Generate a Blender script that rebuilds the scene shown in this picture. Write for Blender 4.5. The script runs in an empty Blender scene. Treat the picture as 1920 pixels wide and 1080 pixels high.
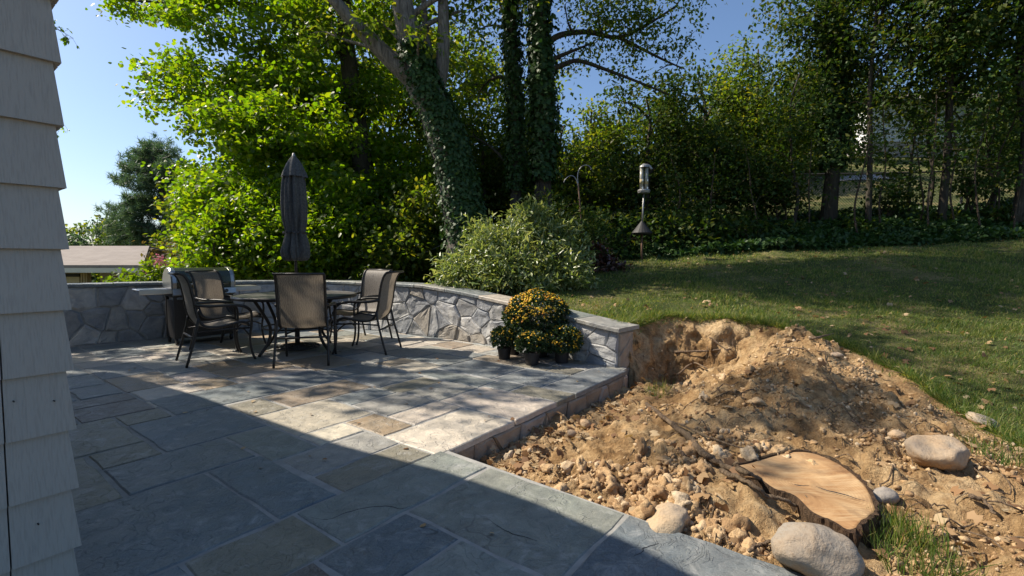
import bpy, math, random
import numpy as np
from mathutils import Vector, Matrix, noise as mnoise
R = math.radians
sc = bpy.context.scene
COL = sc.collection
random.seed(7)
rng = np.random.default_rng(11)

# ------------------------------------------------------------------ camera, sky, sun, exposure
CAM_H = 1.15
FPX = 900.0                      # focal length in pixels of a 1920 wide picture
PITCH = R(2.6)
SHIFT = 11.0
cd = bpy.data.cameras.new('camera'); cam = bpy.data.objects.new('camera', cd); COL.objects.link(cam)
cam.location = (0, 0, CAM_H); cam.rotation_euler = (R(90) - PITCH, 0, 0)
cd.sensor_width = 36.0; cd.lens = 36.0 * FPX / 1920.0; cd.shift_y = -SHIFT / 1920.0
cd.clip_start = 0.05; cd.clip_end = 2000
sc.camera = cam
SUNV = Vector((-0.92, 0.23, 1.0)).normalized()           # towards the sun
w = bpy.data.worlds.new('World'); sc.world = w; w.use_nodes = True
wn = w.node_tree
sky = wn.nodes.new('ShaderNodeTexSky'); sky.sky_type = 'NISHITA'; sky.sun_disc = False
sky.sun_elevation = math.asin(SUNV.z); sky.sun_rotation = math.atan2(SUNV.x, SUNV.y)
sky.air_density = 1.0; sky.dust_density = 1.3; sky.ozone_density = 5.0
bg = wn.nodes['Background']; bg.inputs[1].default_value = 0.10
wn.links.new(sky.outputs[0], bg.inputs[0])
sd = bpy.data.lights.new('sun', 'SUN'); sun = bpy.data.objects.new('sun', sd); COL.objects.link(sun)
sd.energy = 5.0; sd.angle = R(0.53); sd.color = (1.0, 0.90, 0.76)
sun.rotation_euler = SUNV.to_track_quat('Z', 'Y').to_euler(); sun.location = (-20, 5, 30)
vs = sc.view_settings
vs.view_transform = 'Standard'; vs.look = 'None'; vs.exposure = 0.7; vs.gamma = 1.0; vs.use_curve_mapping = False
sc.cycles.max_bounces = 6; sc.cycles.transparent_max_bounces = 6
sc.cycles.sample_clamp_indirect = 4.0

# ------------------------------------------------------------------ pixel <-> world helpers (places measured from the photograph)
def ray(px, py):
    x = (px - 960) / FPX; u = -(py - (540 - SHIFT)) / FPX
    return np.array([x, math.cos(PITCH) + u * math.sin(PITCH), -math.sin(PITCH) + u * math.cos(PITCH)])
def G(px, py, z=0.0):
    d = ray(px, py); t = (z - CAM_H) / d[2]
    return np.array([d[0] * t, d[1] * t, z])
def W(px, py, depth):
    d = ray(px, py); t = depth / d[1]
    return np.array([d[0] * t, depth, CAM_H + d[2] * t])
YAW = R(37.29)
U1 = np.array([math.sin(YAW), math.cos(YAW)]); U2 = np.array([-math.cos(YAW), math.sin(YAW)])
CORN = np.array([-0.400, 2.879])
def AB(a, b):
    q = CORN + a * U1 + b * U2
    return q
def toab(x, y):
    q0 = np.asarray(x) - CORN[0]; q1 = np.asarray(y) - CORN[1]
    return q0 * U1[0] + q1 * U1[1], q0 * U2[0] + q1 * U2[1]

# ------------------------------------------------------------------ numpy noise
_perm = np.random.default_rng(3).permutation(512)
_perm = np.concatenate([_perm, _perm, _perm])
_gr = np.random.default_rng(4).uniform(-1, 1, (512,))
def vnoise(x, y, z=0.0):
    x = np.asarray(x, float); y = np.asarray(y, float); z = np.zeros_like(x) + z
    xi = np.floor(x).astype(int); yi = np.floor(y).astype(int); zi = np.floor(z).astype(int)
    xf = x - xi; yf = y - yi; zf = z - zi
    xf = xf * xf * (3 - 2 * xf); yf = yf * yf * (3 - 2 * yf); zf = zf * zf * (3 - 2 * zf)
    def h(i, j, k): return _gr[_perm[_perm[_perm[i & 511] + (j & 511)] + (k & 511)]]
    def l(a, b, t): return a + (b - a) * t
    return l(l(l(h(xi, yi, zi), h(xi + 1, yi, zi), xf), l(h(xi, yi + 1, zi), h(xi + 1, yi + 1, zi), xf), yf),
             l(l(h(xi, yi, zi + 1), h(xi + 1, yi, zi + 1), xf), l(h(xi, yi + 1, zi + 1), h(xi + 1, yi + 1, zi + 1), xf), yf), zf)
def fbm(x, y, z=0.0, o=4):
    s = 0; a = 1.0; f = 1.0
    for i in range(o):
        s = s + a * vnoise(np.asarray(x) * f + 17.3 * i, np.asarray(y) * f - 9.1 * i, np.asarray(z) * f); a *= .5; f *= 2.03
    return s
def sstep(e0, e1, x):
    t = np.clip((np.asarray(x, float) - e0) / (e1 - e0), 0, 1); return t * t * (3 - 2 * t)

# ------------------------------------------------------------------ mesh helpers
def link(o, parent=None):
    COL.objects.link(o)
    if parent is not None: o.parent = parent
    return o
def mk(name, V, F, mat, parent=None, smooth=False):
    me = bpy.data.meshes.new(name)
    me.from_pydata([tuple(map(float, v)) for v in V], [], [tuple(int(i) for i in f) for f in F]); me.update()
    if smooth: me.polygons.foreach_set('use_smooth', [True] * len(me.polygons))
    if mat is not None: me.materials.append(mat)
    return link(bpy.data.objects.new(name, me), parent)
def mknp(name, V, F, mat, parent=None, smooth=False):
    """V (n,3), F (m,k) uniform faces, built fast"""
    V = np.asarray(V, np.float32); F = np.asarray(F, np.int32)
    me = bpy.data.meshes.new(name); k = F.shape[1]
    me.vertices.add(len(V)); me.vertices.foreach_set('co', V.ravel())
    me.loops.add(F.size); me.loops.foreach_set('vertex_index', F.ravel())
    me.polygons.add(len(F)); me.polygons.foreach_set('loop_start', np.arange(0, F.size, k, dtype=np.int32))
    me.polygons.foreach_set('loop_total', np.full(len(F), k, np.int32))
    me.update(calc_edges=True); me.validate()
    if smooth: me.polygons.foreach_set('use_smooth', np.ones(len(F), bool))
    if mat is not None: me.materials.append(mat)
    return link(bpy.data.objects.new(name, me), parent)
def empty(name, loc, label=None, cat=None, group=None, rz=0.0):
    o = bpy.data.objects.new(name, None); o.empty_display_size = .2; COL.objects.link(o)
    o.location = tuple(map(float, loc)); o.rotation_euler = (0, 0, rz)
    return tag(o, label, cat, group)
def tag(o, label=None, cat=None, group=None, kind=None):
    if label: o['label'] = label
    if cat: o['category'] = cat
    if group: o['group'] = group
    if kind: o['kind'] = kind
    return o
def copy_tree(o, parent=None):
    c = o.copy(); COL.objects.link(c); c.parent = parent
    for ch in list(o.children): copy_tree(ch, c)
    return c
class MB:
    """collects pieces of ONE mesh"""
    def __init__(s): s.V = []; s.F = []
    def add(s, V, F):
        n = len(s.V); s.V += [tuple(map(float, v)) for v in V]; s.F += [tuple(i + n for i in f) for f in F]; return s
    def box(s, c, d, M=None, bev=0.0):
        x, y, z = d[0] / 2, d[1] / 2, d[2] / 2
        if bev <= 0:
            V = [(i * x, j * y, k * z) for k in (-1, 1) for j in (-1, 1) for i in (-1, 1)]
            F = [(0, 2, 3, 1), (4, 5, 7, 6), (0, 1, 5, 4), (2, 6, 7, 3), (0, 4, 6, 2), (1, 3, 7, 5)]
        else:
            V = []; F = []
            ring = [(1, -1), (1, 1), (-1, 1), (-1, -1)]
            levels = [(-z, bev), (-z + bev, 0), (z - bev, 0), (z, bev)]
            for zz, ins in levels:
                for sx, sy in ring: V.append((sx * (x - ins), sy * (y - ins), zz))
            for l in range(3):
                for i in range(4):
                    j = (i + 1) % 4; F.append((l * 4 + i, l * 4 + j, l * 4 + 4 + j, l * 4 + 4 + i))
            F.append((3, 2, 1, 0)); F.append((12, 13, 14, 15))
        V = [Vector(v) for v in V]
        if M is not None: V = [M @ v for v in V]
        V = [v + Vector(c) for v in V]
        return s.add(V, F)
    def tube(s, path, rad, sides=8, cap=True, flat=1.0):
        P = [Vector(p) for p in path]; n = len(P)
        if not hasattr(rad, '__len__'): rad = [rad] * n
        V = []; F = []
        t0 = (P[1] - P[0]).normalized()
        up = Vector((0, 0, 1)) if abs(t0.z) < .9 else Vector((1, 0, 0))
        x = t0.cross(up).normalized()
        for i in range(n):
            t = (P[min(i + 1, n - 1)] - P[max(i - 1, 0)]).normalized()
            x = (x - t * x.dot(t)).normalized(); y = t.cross(x)
            for k in range(sides):
                a = 2 * math.pi * k / sides
                V.append(P[i] + (x * math.cos(a) * flat + y * math.sin(a)) * rad[i])
        for i in range(n - 1):
            for k in range(sides):
                k2 = (k + 1) % sides; F.append((i * sides + k, i * sides + k2, (i + 1) * sides + k2, (i + 1) * sides + k))
        if cap:
            F.append(tuple(range(sides - 1, -1, -1))); F.append(tuple((n - 1) * sides + k for k in range(sides)))
        return s.add(V, F)
    def lathe(s, prof, c=(0, 0, 0), sides=24, cap=True, wob=None):
        V = []; F = []; n = len(prof)
        for i, (r, z) in enumerate(prof):
            for k in range(sides):
                a = 2 * math.pi * k / sides; rr = r * (wob(a, i) if wob else 1)
                V.append((c[0] + rr * math.cos(a), c[1] + rr * math.sin(a), c[2] + z))
        for i in range(n - 1):
            for k in range(sides):
                k2 = (k + 1) % sides; F.append((i * sides + k, i * sides + k2, (i + 1) * sides + k2, (i + 1) * sides + k))
        if cap:
            F.append(tuple(range(sides - 1, -1, -1))); F.append(tuple((n - 1) * sides + k for k in range(sides)))
        return s.add(V, F)
    def prism(s, poly, z0, z1):
        n = len(poly); V = [(p[0], p[1], z0) for p in poly] + [(p[0], p[1], z1) for p in poly]
        F = [tuple(range(n - 1, -1, -1)), tuple(range(n, 2 * n))]
        for i in range(n):
            j = (i + 1) % n; F.append((i, j, n + j, n + i))
        return s.add(V, F)
    def build(s, name, mat, parent=None, smooth=False): return mk(name, s.V, s.F, mat, parent, smooth)
def smooth_path(pts, n=6):
    """Catmull-Rom through points"""
    P = [np.array(p, float) for p in pts]; out = []
    P = [2 * P[0] - P[1]] + P + [2 * P[-1] - P[-2]]
    for i in range(1, len(P) - 2):
        for k in range(n):
            t = k / n; a, b, c, d = P[i - 1], P[i], P[i + 1], P[i + 2]
            out.append(.5 * ((2 * b) + (-a + c) * t + (2 * a - 5 * b + 4 * c - d) * t * t + (-a + 3 * b - 3 * c + d) * t ** 3))
    out.append(P[-2]); return out

# ------------------------------------------------------------------ materials
def newmat(name):
    m = bpy.data.materials.new(name); m.use_nodes = True
    nt = m.node_tree; return m, nt, nt.nodes['Principled BSDF']
def nd(nt, t, **kw):
    n = nt.nodes.new(t)
    for k, v in kw.items():
        if k.startswith('i_'):
            key = k[2:]; key = int(key) if key.isdigit() else key.replace('_', ' ')
            n.inputs[key].default_value = v
        else: setattr(n, k, v)
    return n
def L(nt, a, b): nt.links.new(a, b)
def ramp(nt, src, stops, interp='LINEAR'):
    r = nd(nt, 'ShaderNodeValToRGB'); r.color_ramp.interpolation = interp
    el = r.color_ramp.elements
    while len(el) < len(stops): el.new(.5)
    for e, (p, c) in zip(el, stops): e.position = p; e.color = (*c, 1) if len(c) == 3 else c
    L(nt, src, r.inputs[0]); return r.outputs[0]
def noise(nt, scale, detail=5, rough=.55, vec=None, dist=0.0):
    n = nd(nt, 'ShaderNodeTexNoise'); n.inputs['Scale'].default_value = scale; n.inputs['Detail'].default_value = detail
    n.inputs['Roughness'].default_value = rough; n.inputs['Distortion'].default_value = dist
    if vec is not None: L(nt, vec, n.inputs['Vector'])
    return n.outputs['Fac']
def coords(nt, kind='Object', scale=None, rot=None):
    if kind == 'World': out = nd(nt, 'ShaderNodeNewGeometry').outputs['Position']
    else: out = nd(nt, 'ShaderNodeTexCoord').outputs[kind]
    if scale is not None:
        mp = nd(nt, 'ShaderNodeMapping'); mp.inputs['Scale'].default_value = scale
        if rot is not None: mp.inputs['Rotation'].default_value = rot
        L(nt, out, mp.inputs[0]); out = mp.outputs[0]
    return out
def mixc(nt, fac, a, b, mode='MIX'):
    m = nd(nt, 'ShaderNodeMix', data_type='RGBA', blend_type=mode)
    if isinstance(fac, (int, float)): m.inputs[0].default_value = fac
    else: L(nt, fac, m.inputs[0])
    for s, v in ((6, a), (7, b)):
        if isinstance(v, tuple): m.inputs[s].default_value = (*v, 1)
        else: L(nt, v, m.inputs[s])
    return m.outputs[2]
def bump(nt, bsdf, h, strength=.4, dist=.01):
    b = nd(nt, 'ShaderNodeBump'); b.inputs['Strength'].default_value = strength; b.inputs['Distance'].default_value = dist
    L(nt, h, b.inputs['Height']); L(nt, b.outputs[0], bsdf.inputs['Normal'])
def math_(nt, op, a, b=None):
    m = nd(nt, 'ShaderNodeMath', operation=op)
    for i, v in enumerate((a, b)):
        if v is None: continue
        if isinstance(v, (int, float)): m.inputs[i].default_value = v
        else: L(nt, v, m.inputs[i])
    return m.outputs[0]
def simple(name, col, rough=.6, metal=0.0, var=.15, scale=12, bmp=0.0, spec=.5):
    m, nt, b = newmat(name)
    c = coords(nt); n = noise(nt, scale, 6, .6, c)
    lo = tuple(x * (1 - var) for x in col); hi = tuple(min(1, x * (1 + var)) for x in col)
    L(nt, ramp(nt, n, [(.3, lo), (.7, hi)]), b.inputs['Base Color'])
    b.inputs['Roughness'].default_value = rough; b.inputs['Metallic'].default_value = metal
    b.inputs['Specular IOR Level'].default_value = spec
    if bmp: bump(nt, b, noise(nt, scale * 4, 6, .6, c), bmp, .01)
    return m
def leafmat(name, cols, trans=.45, rough=.45, tcol=None, spec=.35):
    """per-leaf colour from Random Per Island, with light shining through"""
    m, nt, b = newmat(name)
    g = nd(nt, 'ShaderNodeNewGeometry')
    n = len(cols)
    c = ramp(nt, g.outputs['Random Per Island'], [(i / (n - 1), col) for i, col in enumerate(cols)])
    L(nt, c, b.inputs['Base Color']); b.inputs['Roughness'].default_value = rough
    b.inputs['Specular IOR Level'].default_value = spec
    tr = nd(nt, 'ShaderNodeBsdfTranslucent')
    tc = mixc(nt, 1.0, c, tcol or (1.6, 1.45, .45), 'MULTIPLY')
    L(nt, tc, tr.inputs[0])
    ms = nd(nt, 'ShaderNodeMixShader'); ms.inputs[0].default_value = trans
    L(nt, b.outputs[0], ms.inputs[1]); L(nt, tr.outputs[0], ms.inputs[2])
    L(nt, ms.outputs[0], nt.nodes['Material Output'].inputs[0]); return m

def stone_slab_mat():
    m, nt, b = newmat('bluestone')
    oi = nd(nt, 'ShaderNodeObjectInfo'); tc = coords(nt, 'World')
    off = nd(nt, 'ShaderNodeVectorMath', operation='ADD'); L(nt, tc, off.inputs[0])
    cmb = nd(nt, 'ShaderNodeCombineXYZ'); L(nt, math_(nt, 'MULTIPLY', oi.outputs['Random'], 57.0), cmb.inputs[2]); L(nt, cmb.outputs[0], off.inputs[1])
    v = off.outputs[0]
    big = noise(nt, 3.2, 4, .55, v, .8); mid = noise(nt, 11, 6, .65, v, .4); fine = noise(nt, 140, 4, .7, v)
    c0 = mixc(nt, ramp(nt, big, [(.35, (0, 0, 0)), (.68, (1, 1, 1))]), oi.outputs['Color'], (.235, .215, .17))
    c0 = mixc(nt, .32, oi.outputs['Color'], c0)
    c1 = mixc(nt, ramp(nt, mid, [(.3, (.0, .0, .0)), (.7, (1, 1, 1))]), mixc(nt, 1.0, c0, (.62, .64, .66), 'MULTIPLY'), mixc(nt, 1.0, c0, (1.32, 1.30, 1.26), 'MULTIPLY'))
    # pale mortar smears and scuffs
    sm = noise(nt, 7.5, 8, .72, v, 1.2)
    c2 = mixc(nt, ramp(nt, sm, [(.54, (0, 0, 0)), (.74, (.6, .6, .6))]), c1, (.40, .40, .38))
    c3 = mixc(nt, ramp(nt, fine, [(.3, (.0, .0, .0)), (.75, (.25, .25, .25))]), c2, (.5, .5, .48), 'MIX')
    crk = nd(nt, 'ShaderNodeTexVoronoi', feature='DISTANCE_TO_EDGE'); crk.inputs['Scale'].default_value = .55
    cn = nd(nt, 'ShaderNodeTexNoise'); cn.inputs['Scale'].default_value = 3; cn.inputs['Detail'].default_value = 3; L(nt, v, cn.inputs['Vector'])
    ca = nd(nt, 'ShaderNodeVectorMath', operation='ADD'); L(nt, v, ca.inputs[0]); L(nt, cn.outputs['Color'], ca.inputs[1]); L(nt, ca.outputs[0], crk.inputs['Vector'])
    cm_ = math_(nt, 'MULTIPLY', ramp(nt, crk.outputs['Distance'], [(.002, (1, 1, 1)), (.006, (0, 0, 0))]), ramp(nt, noise(nt, 2.2, 2, .5, v), [(.57, (0, 0, 0)), (.65, (.7, .7, .7))]))
    c3 = mixc(nt, cm_, c3, (.02, .02, .022))
    L(nt, c3, b.inputs['Base Color'])
    L(nt, ramp(nt, mid, [(.3, (.42, .42, .42)), (.8, (.72, .72, .72))]), b.inputs['Roughness']); b.inputs['Specular IOR Level'].default_value = .42
    # cleft surface: ledges + grain
    led = nd(nt, 'ShaderNodeTexVoronoi', feature='DISTANCE_TO_EDGE'); led.inputs['Scale'].default_value = 2.2
    dv = nd(nt, 'ShaderNodeVectorMath', operation='ADD'); L(nt, v, dv.inputs[0])
    dn = nd(nt, 'ShaderNodeTexNoise'); dn.inputs['Scale'].default_value = 4; L(nt, v, dn.inputs['Vector']); L(nt, dn.outputs['Color'], dv.inputs[1])
    terr = ramp(nt, noise(nt, 2.6, 5, .6, dv.outputs[0], .6), [(.42, (0, 0, 0)), (.45, (.35, .35, .35)), (.55, (.4, .4, .4)), (.565, (.8, .8, .8)), (1, (.9, .9, .9))])
    h = math_(nt, 'ADD', math_(nt, 'MULTIPLY', terr, .55), math_(nt, 'ADD', math_(nt, 'MULTIPLY', mid, .5), math_(nt, 'MULTIPLY', fine, .10)))
    bump(nt, b, h, .9, .016)
    return m
def wall_stone_mat(name='fieldstone'):
    m, nt, b = newmat(name)
    oi = nd(nt, 'ShaderNodeObjectInfo'); v = coords(nt, 'World')
    n1 = noise(nt, 6, 6, .62, v, .6); n2 = noise(nt, 60, 5, .65, v)
    c = mixc(nt, ramp(nt, n1, [(.3, (0, 0, 0)), (.7, (1, 1, 1))]), mixc(nt, 1.0, oi.outputs['Color'], (.7, .71, .74), 'MULTIPLY'), mixc(nt, 1.0, oi.outputs['Color'], (1.25, 1.22, 1.17), 'MULTIPLY'))
    c = mixc(nt, ramp(nt, noise(nt, 4, 5, .6, v), [(.64, (0, 0, 0)), (.78, (.25, .25, .25))]), c, (.30, .22, .14))
    L(nt, c, b.inputs['Base Color']); b.inputs['Roughness'].default_value = .8; b.inputs['Specular IOR Level'].default_value = .25
    bump(nt, b, math_(nt, 'ADD', noise(nt, 16, 8, .7, v, .5), math_(nt, 'MULTIPLY', n2, .25)), .8, .025)
    return m
def soil_mat():
    """ground: loose tan subsoil in the dug patch, thin lawn soil elsewhere"""
    m, nt, b = newmat('soil_and_lawn')
    at = nd(nt, 'ShaderNodeAttribute', attribute_name='dirt'); v = coords(nt, 'World')
    n1 = noise(nt, 2.4, 7, .65, v, .4); n2 = noise(nt, 22, 8, .7, v, .3); n3 = noise(nt, 110, 4, .7, v)
    d = ramp(nt, n1, [(.34, (.17, .098, .043)), (.43, (.39, .245, .115)), (.53, (.56, .38, .195)), (.70, (.68, .51, .30))])
    d = mixc(nt, ramp(nt, n2, [(.35, (.75, .75, .75)), (.55, (0, 0, 0))]), d, (.22, .125, .058))
    d = mixc(nt, ramp(nt, n2, [(.6, (0, 0, 0)), (.78, (.6, .6, .6))]), d, (.62, .46, .28))
    d = mixc(nt, ramp(nt, n3, [(.62, (0, 0, 0)), (.72, (.5, .5, .5))]), d, (.68, .56, .40))
    g = ramp(nt, noise(nt, 1.3, 6, .6, v), [(.3, (.05, .072, .022)), (.5, (.10, .12, .040)), (.66, (.26, .215, .10))])
    g = mixc(nt, ramp(nt, n2, [(.4, (0, 0, 0)), (.7, (.5, .5, .5))]), g, (.05, .035, .02))
    edge = math_(nt, 'ADD', at.outputs['Fac'], math_(nt, 'MULTIPLY', math_(nt, 'SUBTRACT', n2, .5), .9))
    L(nt, mixc(nt, ramp(nt, edge, [(.42, (0, 0, 0)), (.56, (1, 1, 1))]), g, d), b.inputs['Base Color'])
    b.inputs['Roughness'].default_value = .95; b.inputs['Specular IOR Level'].default_value = .1
    bump(nt, b, math_(nt, 'ADD', n2, math_(nt, 'ADD', math_(nt, 'MULTIPLY', n3, .35), math_(nt, 'MULTIPLY', noise(nt, 52, 5, .7, v, .3), .6))), 1.0, .042)
    return m
def bark_mat(name, lo, hi, sc=1.0):
    m, nt, b = newmat(name)
    v = coords(nt, 'World', (9 * sc, 9 * sc, 1.4 * sc)); n = noise(nt, 2.2, 8, .7, v, .8); n2 = noise(nt, 1.1, 4, .6, coords(nt, 'World'))
    c = ramp(nt, n, [(.32, lo), (.5, tuple((p + q) / 2 for p, q in zip(lo, hi))), (.68, hi)])
    c = mixc(nt, ramp(nt, n2, [(.5, (0, 0, 0)), (.75, (.4, .4, .4))]), c, (.10, .105, .06))
    L(nt, c, b.inputs['Base Color']); b.inputs['Roughness'].default_value = .9; b.inputs['Specular IOR Level'].default_value = .15
    bump(nt, b, n, 1.0, .05); return m
def siding_mat():
    m, nt, b = newmat('painted_cedar_shake')
    v = coords(nt, 'World', (190, 190, 2.2)); n = noise(nt, 1.0, 3, .55, v); n2 = noise(nt, 3, 4, .6, coords(nt, 'World'))
    c = mixc(nt, n2, (.315, .303, .268), (.37, .356, .315))
    c = mixc(nt, ramp(nt, n, [(.36, (.40, .40, .40)), (.52, (0, 0, 0))]), c, (.24, .23, .20))
    L(nt, c, b.inputs['Base Color']); b.inputs['Roughness'].default_value = .6; bump(nt, b, n, .45, .006); return m
def boulder_mat():
    m, nt, b = newmat('river_boulder')
    oi = nd(nt, 'ShaderNodeObjectInfo'); v = coords(nt, 'World')
    n = noise(nt, 7, 7, .65, v, .5); n2 = noise(nt, 55, 5, .7, v)
    c = mixc(nt, ramp(nt, n, [(.35, (0, 0, 0)), (.65, (1, 1, 1))]), oi.outputs['Color'], mixc(nt, 1.0, oi.outputs['Color'], (1.25, 1.08, .9), 'MULTIPLY'))
    c = mixc(nt, ramp(nt, n2, [(.50, (0, 0, 0)), (.72, (.5, .5, .5))]), c, (.20, .13, .075))
    c = mixc(nt, ramp(nt, noise(nt, 2.6, 5, .6, v), [(.48, (0, 0, 0)), (.62, (.5, .5, .5))]), c, (.25, .24, .22))
    sep = nd(nt, 'ShaderNodeSeparateXYZ'); L(nt, nd(nt, 'ShaderNodeTexCoord').outputs['Generated'], sep.inputs[0])
    cake = math_(nt, 'ADD', math_(nt, 'MULTIPLY', sep.outputs[2], -1.0), noise(nt, 9, 6, .65, v))
    c = mixc(nt, ramp(nt, cake, [(.02, (0, 0, 0)), (.22, (.85, .85, .85))]), c, (.33, .20, .10))
    L(nt, c, b.inputs['Base Color']); b.inputs['Roughness'].default_value = .8; b.inputs['Specular IOR Level'].default_value = .2
    bump(nt, b, math_(nt, 'ADD', n, math_(nt, 'MULTIPLY', n2, .3)), .8, .025); return m
def cutwood_mat():
    m, nt, b = newmat('fresh_cut_wood')
    v = coords(nt); wv = nd(nt, 'ShaderNodeTexWave', wave_type='RINGS', rings_direction='Z'); wv.inputs['Scale'].default_value = 22; wv.inputs['Distortion'].default_value = 1.6; wv.inputs['Detail'].default_value = 4
    L(nt, v, wv.inputs['Vector'])
    n = noise(nt, 5, 6, .65, v, .6)
    c = ramp(nt, n, [(.30, (.15, .072, .028)), (.42, (.32, .18, .075)), (.58, (.45, .29, .14)), (.8, (.56, .41, .235))])
    c = mixc(nt, math_(nt, 'MULTIPLY', wv.outputs['Fac'], .42), c, (.28, .15, .065))
    st = noise(nt, 1.0, 5, .6, coords(nt, 'Object', (2.5, 26, 4), (0, 0, .5)))
    c = mixc(nt, ramp(nt, st, [(.52, (0, 0, 0)), (.68, (.5, .5, .5))]), c, (.52, .38, .215))
    c = mixc(nt, ramp(nt, noise(nt, 4.0, 7, .7, v, .5), [(.52, (0, 0, 0)), (.66, (.7, .7, .7))]), c, (.20, .125, .065))
    L(nt, c, b.inputs['Base Color']); b.inputs['Roughness'].default_value = .85; bump(nt, b, st, .5, .01); return m
def sling_mat():
    m, nt, b = newmat('woven_sling')
    v = coords(nt); wv = nd(nt, 'ShaderNodeTexWave', wave_type='BANDS'); wv.inputs['Scale'].default_value = 14; wv.inputs['Distortion'].default_value = 9; wv.inputs['Detail'].default_value = 2
    wv.inputs['Detail Scale'].default_value = 1.6; L(nt, v, wv.inputs['Vector'])
    L(nt, mixc(nt, wv.outputs['Fac'], (.075, .062, .050), (.20, .175, .145)), b.inputs['Base Color']); b.inputs['Roughness'].default_value = .6
    bump(nt, b, noise(nt, 220, 2, .5, v), .3, .003)
    tr = nd(nt, 'ShaderNodeBsdfTranslucent'); tr.inputs[0].default_value = (.30, .25, .19, 1)
    ms = nd(nt, 'ShaderNodeMixShader'); ms.inputs[0].default_value = .25
    L(nt, b.outputs[0], ms.inputs[1]); L(nt, tr.outputs[0], ms.inputs[2]); L(nt, ms.outputs[0], nt.nodes['Material Output'].inputs[0]); return m
def roof_shingle_mat():
    m, nt, b = newmat('asphalt_shingles')
    br = nd(nt, 'ShaderNodeTexBrick'); br.inputs['Scale'].default_value = 1.0; br.inputs['Brick Width'].default_value = .45; br.inputs['Row Height'].default_value = .14; br.inputs['Mortar Size'].default_value = .006
    br.inputs['Color1'].default_value = (.20, .17, .145, 1); br.inputs['Color2'].default_value = (.25, .215, .185, 1); br.inputs['Mortar'].default_value = (.15, .12, .105, 1)
    v = coords(nt); L(nt, v, br.inputs['Vector'])
    c = mixc(nt, ramp(nt, noise(nt, 1.2, 6, .6, v), [(.4, (0, 0, 0)), (.75, (.4, .4, .4))]), br.outputs['Color'], (.32, .285, .25))
    L(nt, c, b.inputs['Base Color']); b.inputs['Roughness'].default_value = .9; return m

M = {}
M['slab'] = stone_slab_mat(); M['wall_stone'] = wall_stone_mat(); M['soil'] = soil_mat()
M['mortar'] = simple('mortar', (.285, .28, .26), .9, var=.22, scale=9, bmp=.5)
M['mortar_dark'] = simple('wall_mortar', (.34, .34, .325), .9, var=.25, scale=9, bmp=.6)
M['bark'] = bark_mat('grey_bark', (.055, .049, .042), (.27, .245, .21)); M['bark_dark'] = bark_mat('dark_bark', (.025, .02, .016), (.10, .085, .068))
M['twig'] = bark_mat('twig_bark', (.05, .036, .026), (.14, .105, .075), 3)
M['stump_bark'] = bark_mat('stump_bark', (.04, .025, .017), (.17, .105, .065), 2)
M['siding'] = siding_mat(); M['boulder'] = boulder_mat(); M['cut'] = cutwood_mat(); M['sling'] = sling_mat(); M['roof'] = roof_shingle_mat()
M['dead'] = bark_mat('dead_wood', (.13, .085, .055), (.38, .28, .19), 3)
M['frame'] = simple('powder_coated_frame', (.030, .027, .024), .42, .3, .2, 30)
M['black'] = simple('black_plastic', (.016, .015, .015), .45, 0, .2, 25)
M['steel'] = simple('stainless_steel', (.40, .39, .37), .34, 1.0, .06, 6)
M['hood'] = simple('enamelled_hood', (.10, .105, .075), .22, .85, .15, 4)
M['iron'] = simple('dark_iron', (.03, .03, .03), .6, .4, .3, 30)
M['table'] = simple('mottled_table_top', (.11, .105, .10), .35, 0, .5, 26)
M['canvas'] = simple('grey_canvas', (.075, .077, .073), .9, 0, .45, 45, .5)
M['pot'] = simple('nursery_pot', (.018, .016, .016), .5, 0, .2, 20)
M['galv'] = simple('galvanised_pipe', (.30, .295, .285), .45, .6, .2, 15)
M['rust'] = simple('rusty_pipe', (.16, .09, .055), .8, .2, .4, 25)
M['white_paint'] = simple('white_clapboard', (.72, .72, .70), .6, 0, .06, 3)
M['cream'] = simple('cream_boards', (.52, .42, .25), .7, 0, .08, 3)
M['trim'] = simple('pale_trim', (.62, .58, .48), .6, 0, .06, 3)
M['dark_glass'] = simple('dark_glass', (.02, .022, .025), .08, 0, .2, 5)
M['brick_dark'] = simple('dark_brick', (.10, .05, .035), .85, 0, .4, 14)
M['tube_glass'] = simple('seed_tube', (.30, .29, .24), .25, 0, .15, 9)
M['seed'] = simple('bird_seed', (.40, .32, .17), .8, 0, .4, 80)
M['wire'] = simple('chain_link_wire', (.10, .10, .10), .5, .6, .2, 10)
M['concrete'] = simple('path_concrete', (.40, .36, .33), .9, 0, .12, 3)
# foliage
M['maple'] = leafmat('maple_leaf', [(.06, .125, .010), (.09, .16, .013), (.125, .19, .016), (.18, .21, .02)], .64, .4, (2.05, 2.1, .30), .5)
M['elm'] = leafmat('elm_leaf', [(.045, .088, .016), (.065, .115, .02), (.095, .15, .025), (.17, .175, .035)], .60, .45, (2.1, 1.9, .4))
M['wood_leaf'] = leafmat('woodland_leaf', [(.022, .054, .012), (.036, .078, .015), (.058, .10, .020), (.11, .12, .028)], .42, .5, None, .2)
M['hedge'] = leafmat('hedge_leaf', [(.05, .11, .010), (.085, .15, .014), (.12, .18, .018)], .58, .4, (2.2, 1.95, .3), .5)
M['ivy'] = leafmat('ivy_leaf', [(.020, .054, .013), (.032, .075, .017), (.052, .095, .024)], .25, .5, (1.2, 1.3, .5), .3)
M['rhodo'] = leafmat('rhododendron_leaf', [(.10, .16, .050), (.16, .22, .075), (.24, .29, .115), (.34, .36, .18)], .40, .32, (1.5, 1.45, .6), .6)
M['mum_leaf'] = leafmat('mum_leaf', [(.018, .042, .014), (.030, .060, .020), (.045, .075, .024)], .2)
M['mum_yellow'] = leafmat('mum_yellow', [(.60, .30, .012), (.75, .44, .02), (.80, .55, .03)], .2, .6, (1, .9, .5))
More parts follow.
